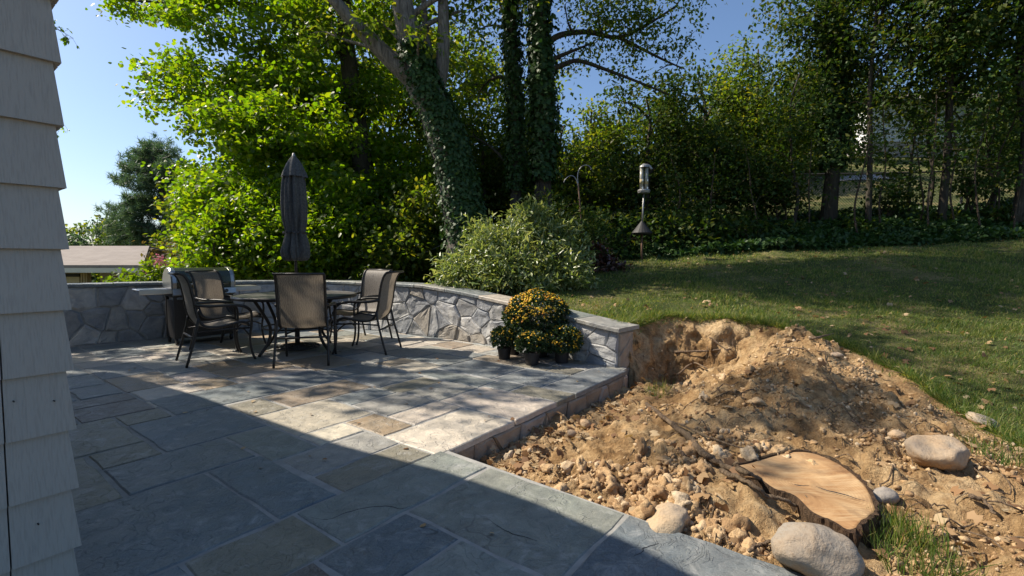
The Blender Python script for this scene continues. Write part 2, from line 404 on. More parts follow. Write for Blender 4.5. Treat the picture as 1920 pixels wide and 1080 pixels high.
M['mum_orange'] = leafmat('mum_orange', [(.52, .20, .012), (.68, .40, .018), (.76, .54, .025)], .2, .6, (1, .8, .4))
M['pine'] = leafmat('pine_needle', [(.05, .10, .055), (.08, .135, .075), (.12, .17, .095)], .4, .5, (1.1, 1.2, .7))
M['grass'] = leafmat('grass_blade', [(.055, .115, .024), (.095, .165, .035), (.16, .21, .052), (.37, .33, .14)], .48, .5, (1.5, 1.4, .5))
M['litter'] = leafmat('fallen_leaf', [(.16, .085, .04), (.28, .16, .075), (.40, .27, .14), (.46, .36, .22)], .25, .7, (1.1, .9, .5))
M['bronze'] = leafmat('bronze_leaf', [(.045, .016, .012), (.075, .028, .020), (.11, .05, .034)], .15, .28, (1.2, .6, .5), .7)
M['pink'] = leafmat('pink_blossom', [(.55, .16, .24), (.65, .26, .33), (.50, .22, .26)], .3, .6, (1, .8, .9))
M['pale_dry'] = leafmat('dry_bush', [(.10, .075, .035), (.15, .115, .05), (.08, .09, .03)], .35)

# ================================================================== TERRAIN
WALLP = [(-7.2, 5.35), (-6.6, 5.85), (-5.95, 6.40), (-5.35, 6.90), (-4.75, 7.40), (-4.15, 7.90), (-3.45, 8.25), (-2.75, 8.10), (-2.05, 7.72), (-1.4, 7.32), (-.73, 6.86), (-.15, 6.36), (.45, 5.79), (1.14, 5.12)]
WALLC = np.array(smooth_path([(x, y, 0) for x, y in WALLP], 10))[:, :2]         # patio-side face of the retaining wall
_seg = np.linalg.norm(np.diff(WALLC, axis=0), axis=1); WALLS = np.concatenate([[0], np.cumsum(_seg)]); WALL_LEN = WALLS[-1]
def wall_at(s):
    x = np.interp(s, WALLS, WALLC[:, 0]); y = np.interp(s, WALLS, WALLC[:, 1])
    x2 = np.interp(np.minimum(s + .05, WALL_LEN), WALLS, WALLC[:, 0]); y2 = np.interp(np.minimum(s + .05, WALL_LEN), WALLS, WALLC[:, 1])
    x1 = np.interp(np.maximum(s - .05, 0), WALLS, WALLC[:, 0]); y1 = np.interp(np.maximum(s - .05, 0), WALLS, WALLC[:, 1])
    t = np.array([x2 - x1, y2 - y1]); t = t / (np.linalg.norm(t, axis=0) + 1e-12)
    return np.array([x, y]), t, np.array([t[1], -t[0]])       # point, tangent, normal towards the patio
def wall_top(s):
    f = np.asarray(s) / WALL_LEN
    return np.interp(f, [0, .30, .48, .60, .68, .76, .88, 1.0], [.80, .78, .75, .745, .735, .66, .53, .385])

def patio_poly():
    p = [tuple(AB(0, 0)), tuple(AB(2.75, 0.05))] + [tuple(q) for q in WALLC[::-1][::4]]
    p += [tuple(AB(-3.2, 6.5)), tuple(AB(-3.2, -3.0)), tuple(AB(-.07, -3.0))]
    return p
PATIO = np.array(patio_poly())
def in_poly(x, y, P):
    x = np.asarray(x, float); y = np.asarray(y, float); c = np.zeros(x.shape, bool); n = len(P)
    for i in range(n):
        x1, y1 = P[i]; x2, y2 = P[(i + 1) % n]
        if y1 == y2: continue
        k = ((y1 > y) != (y2 > y)) & (x < (x2 - x1) * (y - y1) / (y2 - y1) + x1); c ^= k
    return c
def poly_dist(x, y, P):
    x = np.asarray(x, float); y = np.asarray(y, float); d = np.full(x.shape, 1e9)
    for i in range(len(P) - 1):
        ax, ay = P[i]; bx, by = P[i + 1]; vx, vy = bx - ax, by - ay
        t = np.clip(((x - ax) * vx + (y - ay) * vy) / (vx * vx + vy * vy + 1e-12), 0, 1)
        d = np.minimum(d, np.hypot(x - ax - t * vx, y - ay - t * vy))
    return d
LEDGE = [(1.22, 5.42), (1.50, 5.74), (1.90, 5.86), (2.35, 5.74), (2.75, 5.50), (3.05, 5.10), (3.22, 4.55), (3.28, 3.9), (3.22, 3.3), (3.25, 2.7), (3.55, 2.1), (4.4, 1.3), (6.0, 0.0)]
LEDGE = [tuple(p[:2]) for p in smooth_path([(x, y, 0) for x, y in LEDGE], 4)]
DIRTPOLY = np.array(LEDGE + [(6, -3), (-2.2, -3), tuple(AB(-.1, .2)), tuple(AB(2.75, .2))])
def lawn_z(x, y):
    r = np.interp(y, [-50, 0, 3, 4.6, 5.75, 8, 10.5, 12, 15, 20, 25, 30, 40, 60, 400], [-.3, -.3, -.02, .30, .42, .78, 1.20, 1.55, 2.15, 3.7, 5.3, 6.9, 8.6, 10, 14])
    r = r + .05 * np.clip(x - 2, 0, 14) * sstep(4, 9, y)
    l = np.interp(y, [-50, 7, 9, 14, 30, 400], [-.3, -.3, -.2, -.7, -1.7, -4])
    t = sstep(-4.5, .6, x - .10 * np.clip(y - 9, 0, 60))
    z = l + (r - l) * t
    return z + .035 * fbm(np.asarray(x) * .7, np.asarray(y) * .7, 0, 3) * sstep(2, 5, y) + .02 * fbm(np.asarray(x) * 3.1, np.asarray(y) * 3.1, 5, 2)
def dirt_z(x, y):
    a, b = toab(x, y)
    z = -.20 + .17 * sstep(0.0, -1.5, b) - .03 * sstep(.5, 0, np.abs(a))
    for cx, cy, h, sx, sy, rot in ((2.68, 4.50, .40, .40, .46, .2), (2.85, 3.85, .15, .42, .55, .3), (2.20, 3.85, .22, .42, .50, -.4), (1.75, 3.45, .10, .5, .35, 0), (.95, 2.75, .04, .4, .3, 0), (2.95, 5.0, .14, .35, .4, 0)):
        dx = x - cx; dy = y - cy; u = dx * math.cos(rot) + dy * math.sin(rot); v = -dx * math.sin(rot) + dy * math.cos(rot)
        z = z + h * np.exp(-.85 * ((u / sx) ** 2 + (v / sy) ** 2 + .01) ** .80)
    z = z - .09 * np.exp(-((x - 1.75) ** 2 + (y - 5.15) ** 2) / (2 * .30 ** 2))
    z = z - .02 * np.exp(-((x - 1.33) ** 2 + (y - 2.2) ** 2) / (2 * .34 ** 2))
    z = z + .075 * np.exp(-((x - .98) ** 2 + (y - 2.12) ** 2) / (2 * .17 ** 2)) + .05 * np.exp(-((x - 1.22) ** 2 + (y - 1.86) ** 2) / (2 * .13 ** 2))
    lump = fbm(x * 5.0, y * 5.0, 2, 5); rid = np.abs(fbm(x * 8.0, y * 8.0, 8, 4))
    z = z + .034 * lump + .045 * rid + .032 * np.clip(vnoise(x * 13, y * 13), 0, 1) ** .7 + .018 * np.clip(vnoise(x * 27, y * 27) + .2, 0, 1) + .009 * vnoise(x * 45, y * 45)
    return z
def terr(x, y):
    x = np.asarray(x, float); y = np.asarray(y, float)
    lz = lawn_z(x, y); ins = in_poly(x, y, DIRTPOLY); d = poly_dist(x, y, LEDGE) * np.where(ins, 1, -1)
    d = d + .05 * fbm(x * 4, y * 4, 3, 3)
    wdt = np.where((y > 4.9) & (x < 3.0), .38, .65)
    t = sstep(-.01, 1, d / wdt)
    z = lz + (dirt_z(x, y) - lz) * t
    # torn crumbling bank face
    z = z + np.where((t > .05) & (t < .95), (.05 * fbm(x * 8, y * 8, 4, 4) - .03 * np.abs(fbm(x * 14, y * 6, 6, 3))) * 4 * t * (1 - t), 0)
    under = in_poly(x, y, PATIO) | (poly_dist(x, y, WALLC) < .17)
    return np.where(under, -.42, z)
def tz(x, y): return float(terr(np.array([x]), np.array([y]))[0])
def T(px, py, zoff=0.0, far=60, n=6000):
    """point where the sight line through a photograph pixel meets the ground"""
    d = ray(px, py); t = np.linspace(1.0, far, n); x = d[0] * t; y = d[1] * t; z = CAM_H + d[2] * t
    h = terr(x, y); k = np.argmax(z < h)
    if z[k] >= h[k]: k = len(t) - 1
    return np.array([x[k], y[k], h[k] + zoff])

def build_ground():
    xs = np.concatenate([np.linspace(-400, -40, 8), np.linspace(-36, -9, 20), np.arange(-8.5, -.62, .14), np.arange(-.6, 3.9, .021), np.arange(3.95, 9, .12), np.arange(9.2, 30, .6), np.linspace(32, 60, 12), np.linspace(80, 400, 8)])
    ys = np.concatenate([np.linspace(-60, -3, 8), np.arange(-2, 1.2, .25), np.arange(1.3, 6.2, .021), np.arange(6.25, 12.5, .12), np.arange(12.8, 32, .5), np.linspace(33, 60, 14), np.linspace(75, 500, 12)])
    X, Y = np.meshgrid(xs, ys, indexing='ij'); Z = terr(X.ravel(), Y.ravel())
    V = np.stack([X.ravel(), Y.ravel(), Z], 1); nx, ny = len(xs), len(ys)
    # crumbling face of the cut bank: push it in and out, not only up and down
    dl = poly_dist(V[:, 0], V[:, 1], LEDGE); k = in_poly(V[:, 0], V[:, 1], DIRTPOLY) & (V[:, 1] > 4.9) & (V[:, 0] < 2.9) & (V[:, 0] > 1.28)
    amp = np.where(k, np.clip(dl / .08, 0, 1) * np.clip((.62 - dl) / .15, 0, 1), 0)
    V[:, 1] += amp * .075 * fbm(V[:, 0] * 7, V[:, 2] * 9, V[:, 1] * 3, 4); V[:, 0] += amp * .03 * fbm(V[:, 0] * 9 + 40, V[:, 2] * 9, 0, 3)
    i = np.arange(nx - 1)[:, None] * ny + np.arange(ny - 1)[None, :]
    F = np.stack([i, i + ny, i + ny + 1, i + 1], -1).reshape(-1, 4)
    o = mknp('ground', V, F, M['soil'], None, True); o['kind'] = 'structure'
    ins = in_poly(V[:, 0], V[:, 1], DIRTPOLY); d = poly_dist(V[:, 0], V[:, 1], LEDGE) * np.where(ins, 1, -1)
    m = sstep(-.07, .03, d)
    m = np.where((V[:, 0] > 3.2) & (V[:, 1] < 2.2), m * .75, m)
    at = o.data.attributes.new('dirt', 'FLOAT', 'POINT'); at.data.foreach_set('value', m.astype(np.float32))
    return o
build_ground()

# ================================================================== PATIO
patio = empty('patio', (0, 0, 0)); patio['kind'] = 'structure'
MB().prism([tuple(p) for p in PATIO * 0.999], -.30, -.006).build('mortar_bed', M['mortar'], patio)
SC = dict(blue=(.074, .102, .120), slate=(.112, .136, .145), grey=(.23, .225, .205), olive=(.140, .126, .082), brown=(.19, .14, .085), dark=(.085, .062, .048), tan=(.40, .345, .28), sand=(.46, .40, .33), green=(.15, .17, .15), rust=(.25, .17, .09))  # tan and sand lightened for slabs lying in sun: sunlight put into their colour
SLABS = [(-2.3, -1.02, .02, .82, 'blue'), (-1.02, -.72, .02, .82, 'blue'), (-1.36, -.74, .82, 1.30, 'slate'), (-2.2, -1.36, .82, 1.62, 'olive'), (-1.36, -1.06, 1.30, 1.62, 'olive'),
         (-1.95, -1.06, 1.62, 2.38, 'olive'), (-1.06, -.44, 1.30, 2.06, 'blue'), (-1.06, -.77, 2.06, 2.38, 'olive'), (-.74, -.44, .66, 1.30, 'green'), (-.44, -.10, .66, .93, 'sand'),
         (-.44, .17, .93, 1.56, 'tan'), (-.10, .17, .48, .93, 'rust'), (-.10, .68, .02, .48, 'sand'), (.17, .68, .48, .79, 'sand'), (.17, .68, .79, 1.24, 'grey'), (.17, .62, 1.24, 1.56, 'slate'),
         (-.15, .64, 1.56, 2.03, 'brown'), (-.44, -.15, 1.56, 2.03, 'olive'), (-.77, .12, 2.06, 2.67, 'blue'), (-1.24, -.78, 2.38, 2.83, 'dark'), (-1.24, -.78, 2.83, 3.13, 'dark'), (-1.9, -1.24, 2.38, 3.13, 'olive'),
         (-1.10, -.80, 3.13, 3.63, 'slate'), (-.78, -.33, 2.67, 3.12, 'tan'), (.68, 1.25, .02, .77, 'sand'), (.68, 1.19, .77, 1.20, 'grey'), (.64, 1.17, 1.20, 1.50, 'olive'), (1.25, 1.55, .02, .49, 'olive'), (1.25, 1.52, .49, .79, 'slate'),
         (1.55, 2.62, .02, .34, 'slate'), (1.52, 2.10, .34, .90, 'slate'), (1.19, 1.48, .79, 1.66, 'slate'),
         (-.95, -.05, -.37, .02, 'green'), (-1.40, -.95, -.37, .02, 'olive'), (-.63, -.05, -1.19, -.37, 'green'), (-.63, -.05, -2.05, -1.19, 'blue'), (-.63, -.05, -2.9, -2.05, 'slate'), (-1.08, -.63, -.72, -.37, 'blue'),
         (-1.10, -.63, -1.35, -.72, 'green'), (-1.6, -1.08, -.72, -.37, 'dark'), (-2.2, -1.40, -.37, .02, 'blue')]
def build_slabs():
    cell = .05; a0, b0 = -2.4, -2.9; na, nb = 145, 190
    occ = np.zeros((na, nb), bool)
    ca = a0 + (np.arange(na) + .5) * cell; cb = b0 + (np.arange(nb) + .5) * cell
    CA, CB = np.meshgrid(ca, cb, indexing='ij')
    px = CORN[0] + CA * U1[0] + CB * U2[0]; py = CORN[1] + CA * U1[1] + CB * U2[1]
    P2 = PATIO.copy()
    occ |= ~in_poly(px, py, P2) & (poly_dist(px, py, WALLC) > .10)
    occ |= (CB < 0) & (CA > -.05)
    occ |= (CA < -1.1) & (CB < -.72)
    rects = []
    for (x0, x1, y0, y1, c) in SLABS:
        rects.append((x0, x1, y0, y1, c)); occ |= (CA > x0) & (CA < x1) & (CB > y0) & (CB < y1)
    rnd = random.Random(5); cs = ['slate', 'slate', 'grey', 'olive', 'tan', 'blue', 'grey', 'brown', 'tan', 'rust', 'green']
    for j in range(nb):
        for i in range(na):
            if occ[i, j]: continue
            wa = rnd.choice([6, 9, 9, 12, 12, 15]); wb = rnd.choice([6, 9, 9, 12, 12, 15])
            i2 = i
            while i2 < na and i2 - i < wa + 4 and not occ[i2, j]: i2 += 1
            if i2 - i <= wa + 3 and i2 - i > 0: wa2 = i2 - i
            else: wa2 = wa
            wa2 = max(1, min(wa2, 18)); j2 = j
            while j2 < nb and j2 - j < wb + 4 and not occ[i:i + wa2, j2].any(): j2 += 1
            wb2 = j2 - j if (j2 - j) <= wb + 3 else wb
            occ[i:i + wa2, j:j + wb2] = True
            if wa2 * wb2 < 3: continue
            rects.append((a0 + i * cell, a0 + (i + wa2) * cell, b0 + j * cell, b0 + (j + wb2) * cell, rnd.choice(cs)))
    for k, (x0, x1, y0, y1, c) in enumerate(rects):
        g = .010; x0 += g; x1 -= g; y0 += g; y1 -= g
        if c == 'x' or x1 - x0 < .03 or y1 - y0 < .03: continue
        if x1 > -.10 and y0 < -.05: x1 += 0.02           # coping slab overhangs the riser
        if y0 < .04 and x0 > -.12: y0 -= .045
        # slightly uneven sawn/cleft edge
        pts = []
        def edge(p, q, n):
            for t in range(n):
                f = t / n; e = .0075 if t else 0.0
                pts.append((p[0] + (q[0] - p[0]) * f + rnd.uniform(-e, e), p[1] + (q[1] - p[1]) * f + rnd.uniform(-e, e)))
        n1 = max(2, int((x1 - x0) / .12)); n2 = max(2, int((y1 - y0) / .12))
        edge((x0, y0), (x1, y0), n1); edge((x1, y0), (x1, y1), n2); edge((x1, y1), (x0, y1), n1); edge((x0, y1), (x0, y0), n2)
        cen = AB((x0 + x1) / 2, (y0 + y1) / 2); dz = rnd.uniform(-.002, .0025); tx, ty = rnd.uniform(-.003, .003), rnd.uniform(-.003, .003)
        n = len(pts); V = []
        mx, my = (x0 + x1) / 2, (y0 + y1) / 2
        for ins, z in ((0, -.042), (0, -.006), (.007, 0)):
            for (u, v) in pts:
                u2 = u + (ins if u < mx else -ins) * (abs(u - mx) > (x1 - x0) / 2 - .02); v2 = v + (ins if v < my else -ins) * (abs(v - my) > (y1 - y0) / 2 - .02)
                q = AB(u2, v2) - cen; V.append((q[0], q[1], z + dz + (u - mx) * tx + (v - my) * ty))
        F = [tuple(range(n - 1, -1, -1)), tuple(range(2 * n, 3 * n))]
        for l in range(2):
            for i in range(n):
                i2 = (i + 1) % n; F.append((l * n + i, l * n + i2, (l + 1) * n + i2, (l + 1) * n + i))
        o = mk('slab', V, F, M['slab'], patio); o.location = (cen[0], cen[1], 0)
        base = SC[c]; f = rnd.uniform(.88, 1.14); o.color = (base[0] * f, base[1] * f * rnd.uniform(.97, 1.03), base[2] * f * rnd.uniform(.95, 1.05), 1)
build_slabs()

# splits in the cleft stone
M['crack'] = simple('crack_shadow', (.035, .036, .037), .95, 0, .3, 30)
for pts in ([(585, 972), (613, 975), (650, 962), (680, 954), (710, 951), (730, 950), (752, 955), (768, 950)], [(913, 973), (937, 990), (960, 1001), (981, 1007), (1006, 1015)], [(1187, 1046), (1205, 1034), (1207, 1029), (1235, 1020)]):
    P = [np.append(G(*p)[:2], .0028) for p in pts]; n = len(P); c = P[0].copy(); sp = smooth_path([p - c for p in P], 4); rk = random.Random(int(pts[0][0]))
    MB().tube([q + np.array([rk.uniform(-.003, .003), rk.uniform(-.003, .003), 0]) for q in sp], [.0004 + .0013 * math.sin(math.pi * (i + .3) / len(sp)) * rk.uniform(.6, 1.2) for i in range(len(sp))], 5).build('crack', M['crack'], patio).location = tuple(c)

# ------------------------------------------------------------------ irregular stone facing (used by the wall and the patio riser)
def clip(poly, nx, ny, c):
    out = []
    for i in range(len(poly)):
        p = poly[i]; q = poly[(i + 1) % len(poly)]; dp = p[0] * nx + p[1] * ny - c; dq = q[0] * nx + q[1] * ny - c
        if dp <= 0: out.append(p)
        if (dp < 0 < dq) or (dq < 0 < dp):
            t = dp / (dp - dq); out.append((p[0] + (q[0] - p[0]) * t, p[1] + (q[1] - p[1]) * t))
    return out
def voronoi(w_, h_, step, rnd, squash=1.0):
    seeds = []; ny = max(1, round(h_ / (step * squash))); nx = max(1, round(w_ / step))
    for j in range(ny):
        for i in range(nx):
            seeds.append(((i + .5 + (j % 2) * .5 + rnd.uniform(-.62, .62)) * w_ / nx % w_, (j + .5 + rnd.uniform(-.58, .58)) * h_ / ny))
    cells = []
    for i, s in enumerate(seeds):
        p = [(0, 0), (w_, 0), (w_, h_), (0, h_)]
        for j, t in enumerate(seeds):
            if i == j or abs(t[0] - s[0]) > step * 3.5: continue
            nx_, ny_ = t[0] - s[0], t[1] - s[1]; c = (t[0] ** 2 + t[1] ** 2 - s[0] ** 2 - s[1] ** 2) / 2
            p = clip(p, nx_, ny_, c)
            if len(p) < 3: break
        if len(p) >= 3: cells.append(p)
    return cells
def facing_stone(parent, poly, place, rnd, proud=.03, joint=.012, color=(.2, .2, .2)):
    """one stone with worn edges and a broken face, its outline given in the plane of the wall"""
    n0 = len(poly); cx = sum(p[0] for p in poly) / n0; cy = sum(p[1] for p in poly) / n0
    pts = []
    for i in range(n0):
        p = poly[i]; q = poly[(i + 1) % n0]; d = math.hypot(q[0] - p[0], q[1] - p[1]); k = 2 if d > .09 else 1
        for t in range(k):
            f = t / k; jit = .008 if t else 0
            pts.append((p[0] + (q[0] - p[0]) * f + rnd.uniform(-jit, jit), p[1] + (q[1] - p[1]) * f + rnd.uniform(-jit, jit)))
    rmean = sum(math.hypot(p[0] - cx, p[1] - cy) for p in pts) / len(pts)
    if rmean < .03: return None
    n = len(pts); V = []; gx, gy = rnd.uniform(-.07, .07), rnd.uniform(-.07, .07); pr = proud * rnd.uniform(.75, 1.4)
    def sc_(p, ins):
        d = math.hypot(p[0] - cx, p[1] - cy) + 1e-6; f = max(.15, (d - ins) / d); return cx + (p[0] - cx) * f, cy + (p[1] - cy) * f
    for ins, h in ((joint, -.02), (joint, pr * .45), (joint + .012, pr * .9)):
        for p in pts:
            u, v = sc_(p, ins); hh = h
            if h > 0: hh = h + (u - cx) * gx * (h / pr) + (v - cy) * gy * (h / pr) + rnd.uniform(-.004, .004)
            V.append(place(u, v, max(hh, .002) if h > 0 else hh))
    so = rnd.uniform(0, 90)
    for fb in (.78, .45):
        for p in pts:
            f = fb + rnd.uniform(-.06, .06); u, v = cx + (p[0] - cx) * f, cy + (p[1] - cy) * f
            V.append(place(u, v, pr + (u - cx) * gx + (v - cy) * gy + .012 * float(fbm(np.array([u * 9 + so]), np.array([v * 9]), 0, 2)[0])))
    V.append(place(cx, cy, pr + .012 * float(fbm(np.array([cx * 9 + so]), np.array([cy * 9]), 0, 2)[0])))
    F = []
    for l in range(4):
        for i in range(n):
            i2 = (i + 1) % n; F.append((l * n + i, l * n + i2, (l + 1) * n + i2, (l + 1) * n + i))
    for i in range(n): F.append((4 * n + i, 4 * n + (i + 1) % n, 5 * n))
    o = mk('stone', V, F, M['wall_stone'], parent); o.color = (*color, 1); return o
STONE_COLS = [(.32, .33, .34), (.40, .405, .40), (.27, .285, .30), (.46, .46, .45), (.35, .35, .34), (.30, .315, .33), (.34, .315, .275)]

# riser under the right edge of the patio
rnd = random.Random(21)
def riser_place(s, z, h):
    q = AB(s + .02, -.005 - h * .8); return (q[0], q[1], z - .26)
RL = 2.62
for poly in voronoi(RL, .215, .24, rnd, .9):
    facing_stone(patio, poly, riser_place, rnd, .022, .006, rnd.choice([(.37, .29, .205), (.42, .34, .25), (.33, .26, .185), (.40, .33, .26)]))

# ================================================================== RETAINING WALL
wall = empty('retaining_wall', (WALLC[-1][0], WALLC[-1][1], 0), 'low curved stone retaining wall with bluestone caps around the patio', 'wall')
w0 = np.array([WALLC[-1][0], WALLC[-1][1], 0])
def build_wall():
    TH = .30; N = 90; V = []; F = []
    for i in range(N + 1):
        s = WALL_LEN * i / N; p, t, n = wall_at(s); zt = float(wall_top(s))
        b = p - n * TH
        for q, z in ((p, -.3), (p, zt), (b, zt), (b, -.3)): V.append((q[0] - w0[0], q[1] - w0[1], z))
    for i in range(N):
        for k in range(4): k2 = (k + 1) % 4; F.append((i * 4 + k, (i + 1) * 4 + k, (i + 1) * 4 + k2, i * 4 + k2))
    F.append((0, 1, 2, 3)); F.append((N * 4 + 3, N * 4 + 2, N * 4 + 1, N * 4))
    mk('mortar_core', V, F, M['mortar_dark'], wall)
    rnd = random.Random(9)
    def place(s, z, h):
        s = min(max(s, 0), WALL_LEN); p, t, n = wall_at(s); zt = float(wall_top(s)); q = p + n * h
        return (q[0] - w0[0], q[1] - w0[1], -.01 + z * (zt + .01) / .8)
    for poly in voronoi(WALL_LEN, .8, .27, rnd, .95):
        facing_stone(wall, poly, place, rnd, .021, .006, rnd.choice(STONE_COLS))
    pe, te, ne = wall_at(WALL_LEN)
    def place_end(u, z, h):
        q = pe - ne * u + te * (h * .8); return (q[0] - w0[0], q[1] - w0[1], -.24 + z)
    for poly in voronoi(.30, .61, .27, rnd, .9):
        facing_stone(wall, poly, place_end, rnd, .03, .008, rnd.choice([(.36, .30, .23), (.33, .28, .22)]))
    # capstones
    s = 0.0
    while s < WALL_LEN - .05:
        ln = rnd.uniform(.55, .95)
        if WALL_LEN - s - ln < .35: ln = WALL_LEN - s + .05
        s1 = s + ln; V = []; F = []; K = 6; e = rnd.uniform(-.008, .008); dz = rnd.uniform(-.003, .003)
        for i in range(K + 1):
            ss = s + .004 + (ln - .008) * i / K; sc2 = min(ss, WALL_LEN); p, t, n = wall_at(sc2); p = p + t * (ss - sc2); zt = float(wall_top(sc2)) + dz + .002
            jit = rnd.uniform(-.005, .005)
            pf = p + n * (.055 + e + jit); pb = p - n * (.355 + e)
            for q, z in ((pf, zt), (pf, zt + .034), (pf - n * .008, zt + .042), (pb, zt + .042), (pb, zt)): V.append((q[0] - w0[0], q[1] - w0[1], z))
        for i in range(K):
            for k in range(5): k2 = (k + 1) % 5; F.append((i * 5 + k, (i + 1) * 5 + k, (i + 1) * 5 + k2, i * 5 + k2))
        F.append((0, 1, 2, 3, 4)); F.append(tuple(K * 5 + k for k in (4, 3, 2, 1, 0)))
        o = mk('capstone', V, F, M['slab'], wall); c = SC[rnd.choice(['slate', 'grey', 'slate', 'green', 'tan'])]; o.color = (*c, 1)
        s = s1
build_wall()

# ================================================================== HOUSE AT LEFT (shingle corner, roof that shades the near patio)
HC = np.array([-1.508, 1.6]); HN = -U2                 # corner; outward normal of the visible face
house = empty('shingled_house', (HC[0], HC[1], 0), 'house corner clad in grey painted shingles at the left edge', 'house')
def build_house():
    EXP = .2027; Z0 = 1.187 - 7 * EXP
    inner = HC - U1 * .03 - HN * .03                # core corner
    def H(t, n, z): q = HC - U1 * t + HN * n - HC; return (q[0], q[1], z)
    core = [HC - U1 * .02 - HN * .02, HC - U1 * 5.0 - HN * .02, HC - U1 * 5.0 - HN * 5.6, HC - U1 * .02 - HN * 5.6]
    MB().prism([tuple(q - HC) for q in core], -.4, 2.85).build('wall', M['siding'], house)
    rnd = random.Random(2)
    for k in range(16):
        zb = Z0 + k * EXP; zt = zb + EXP + .02
        t = -.004; first = True
        seams = [.146, .30, .60, .78, 1.05, 1.3, 1.55, 1.8, 2.1, 2.4]
        for j, te in enumerate(seams):
            g = .004; d0 = -.0225 if first else t + g / 2; d0t = -.002 if first else t + g / 2
            db = rnd.uniform(-.0015, .0015); lip = .024 + rnd.uniform(-.0015, .0015)
            V = [H(d0, lip, zb + db), H(te - g / 2, lip, zb + db), H(te - g / 2, -.02, zb + db), H(d0, -.02, zb + db),
                 H(d0t, .004, zt), H(te - g / 2, .004, zt), H(te - g / 2, -.02, zt), H(d0t, -.02, zt)]
            F = [(0, 1, 5, 4), (1, 2, 6, 5), (2, 3, 7, 6), (3, 0, 4, 7), (3, 2, 1, 0), (4, 5, 6, 7)]
            mk('shingle', V, F, M['siding'], house); t = te; first = False
        # shingles of the end wall round the corner
        for s0, s1 in ((.03, .9), (.9, 1.8), (1.8, 2.7), (2.7, 3.6), (3.6, 4.5), (4.5, 5.5)):
            def E(s, n, z): q = -HN * s + U1 * n; return (q[0], q[1], z)
            V = [E(s0, .0225, zb), E(s1 - .004, .0225, zb), E(s1 - .004, -.02, zb), E(s0, -.02, zb), E(s0, .002, zt), E(s1 - .004, .002, zt), E(s1 - .004, -.02, zt), E(s0, -.02, zt)]
            F = [(1, 0, 4, 5), (2, 1, 5, 6), (3, 2, 6, 7), (0, 3, 7, 4), (0, 1, 2, 3), (7, 6, 5, 4)]
            mk('shingle', V, F, M['siding'], house)
    He = 2.9; sh = np.array([.92, -.23]) * He
    sp = [(-4.75, 4.60), (-4.21, 4.91), (-2.78, 4.05), (-1.18, 2.96), (-.47, 2.58), (-.02, 2.26), (.36, 1.92), (.55, 1.70), (.80, 1.30), (1.05, .95), (1.30, .60)]
    poly = [np.array(p) - sh - HC for p in sp] + [np.array([-5.0, -3.5]) - HC, np.array([-10.3, 0.8]) - HC]
    MB().prism([tuple(p) for p in poly[::-1]], He, He + .16).build('roof', M['trim'], house)
build_house()
for px, py in ((26, 753), (102, 752), (72, 983)):
    d_ = ray(px, py); nn_ = np.append(HN, 0); t_ = ((np.append(HC, 0) - np.array([0, 0, CAM_H])) @ nn_ + .022) / (d_ @ nn_); q = d_ * t_ + np.array([0, 0, CAM_H]) - np.append(HC, 0)
    MB().tube([q - nn_ * .01, q + nn_ * .003], .0022, 8).build('nail', M['iron'], house)

# ================================================================== FOLIAGE BUILDERS
def tri_fan(outline, c):
    V = [c] + outline; n = len(outline); return np.array(V, float), [(0, i + 1, (i + 1) % n + 1) for i in range(n)]
LEAF = {}
LEAF['rhomb'] = (np.array([(0, 0, 0), (-.30, .45, .07), (0, 1, -.06), (.30, .45, .07)], float), [(0, 2, 1), (0, 3, 2)])
LEAF['long'] = (np.array([(0, 0, 0), (-.16, .5, .05), (0, 1, -.10), (.16, .5, .05)], float), [(0, 2, 1), (0, 3, 2)])
LEAF['lobed'] = (np.array([(0, 0, 0), (-.46, .20, .05), (-.30, .80, .05), (0, 1, -.06), (.30, .80, .05), (.46, .20, .05)], float), [(0, 3, 2), (0, 2, 1), (0, 4, 3), (0, 5, 4)])
LEAF['oval'] = (np.array([(0, 0, 0), (-.30, .28, .05), (-.26, .68, .05), (0, 1, -.05), (.26, .68, .05), (.30, .28, .05)], float), [(0, 3, 2), (0, 2, 1), (0, 4, 3), (0, 5, 4)])
LEAF['maple'] = tri_fan([(0, 0, 0), (.48, .14, -.06), (.22, .42, .03), (.44, .78, -.08), (0, 1, -.05), (-.44, .78, -.08), (-.22, .42, .03), (-.48, .14, -.06)], (0, .42, .04))
LEAF['needle'] = (np.array([(-.02, 0, 0), (.02, 0, 0), (0, 1, 0)], float), [(0, 1, 2)])
LEAF['blade'] = (np.array([(-.5, 0, 0), (.5, 0, 0), (-.3, .55, .10), (.3, .55, .10), (0, 1, .38)], float), [(0, 1, 3), (0, 3, 2), (2, 3, 4)])
def unit(v): return v / (np.linalg.norm(v, axis=1, keepdims=True) + 1e-9)
def leaves(name, P, D, N, S, kind, mat, parent=None, wid=None):
    tv, tf = LEAF[kind]; P = np.asarray(P); n = len(P); D = unit(np.asarray(D)); X = unit(np.cross(D, N)); N = np.cross(X, D)
    S = np.asarray(S)[:, None, None]; wd = 1.0 if wid is None else np.asarray(wid)[:, None, None]
    V = P[:, None, :] + S * (tv[None, :, 0:1] * wd * X[:, None, :] + tv[None, :, 1:2] * D[:, None, :] + tv[None, :, 2:3] * N[:, None, :])
    F = np.array(tf)[None] + (np.arange(n) * len(tv))[:, None, None]
    return mknp(name, V.reshape(-1, 3), F.reshape(-1, 3), mat, parent)
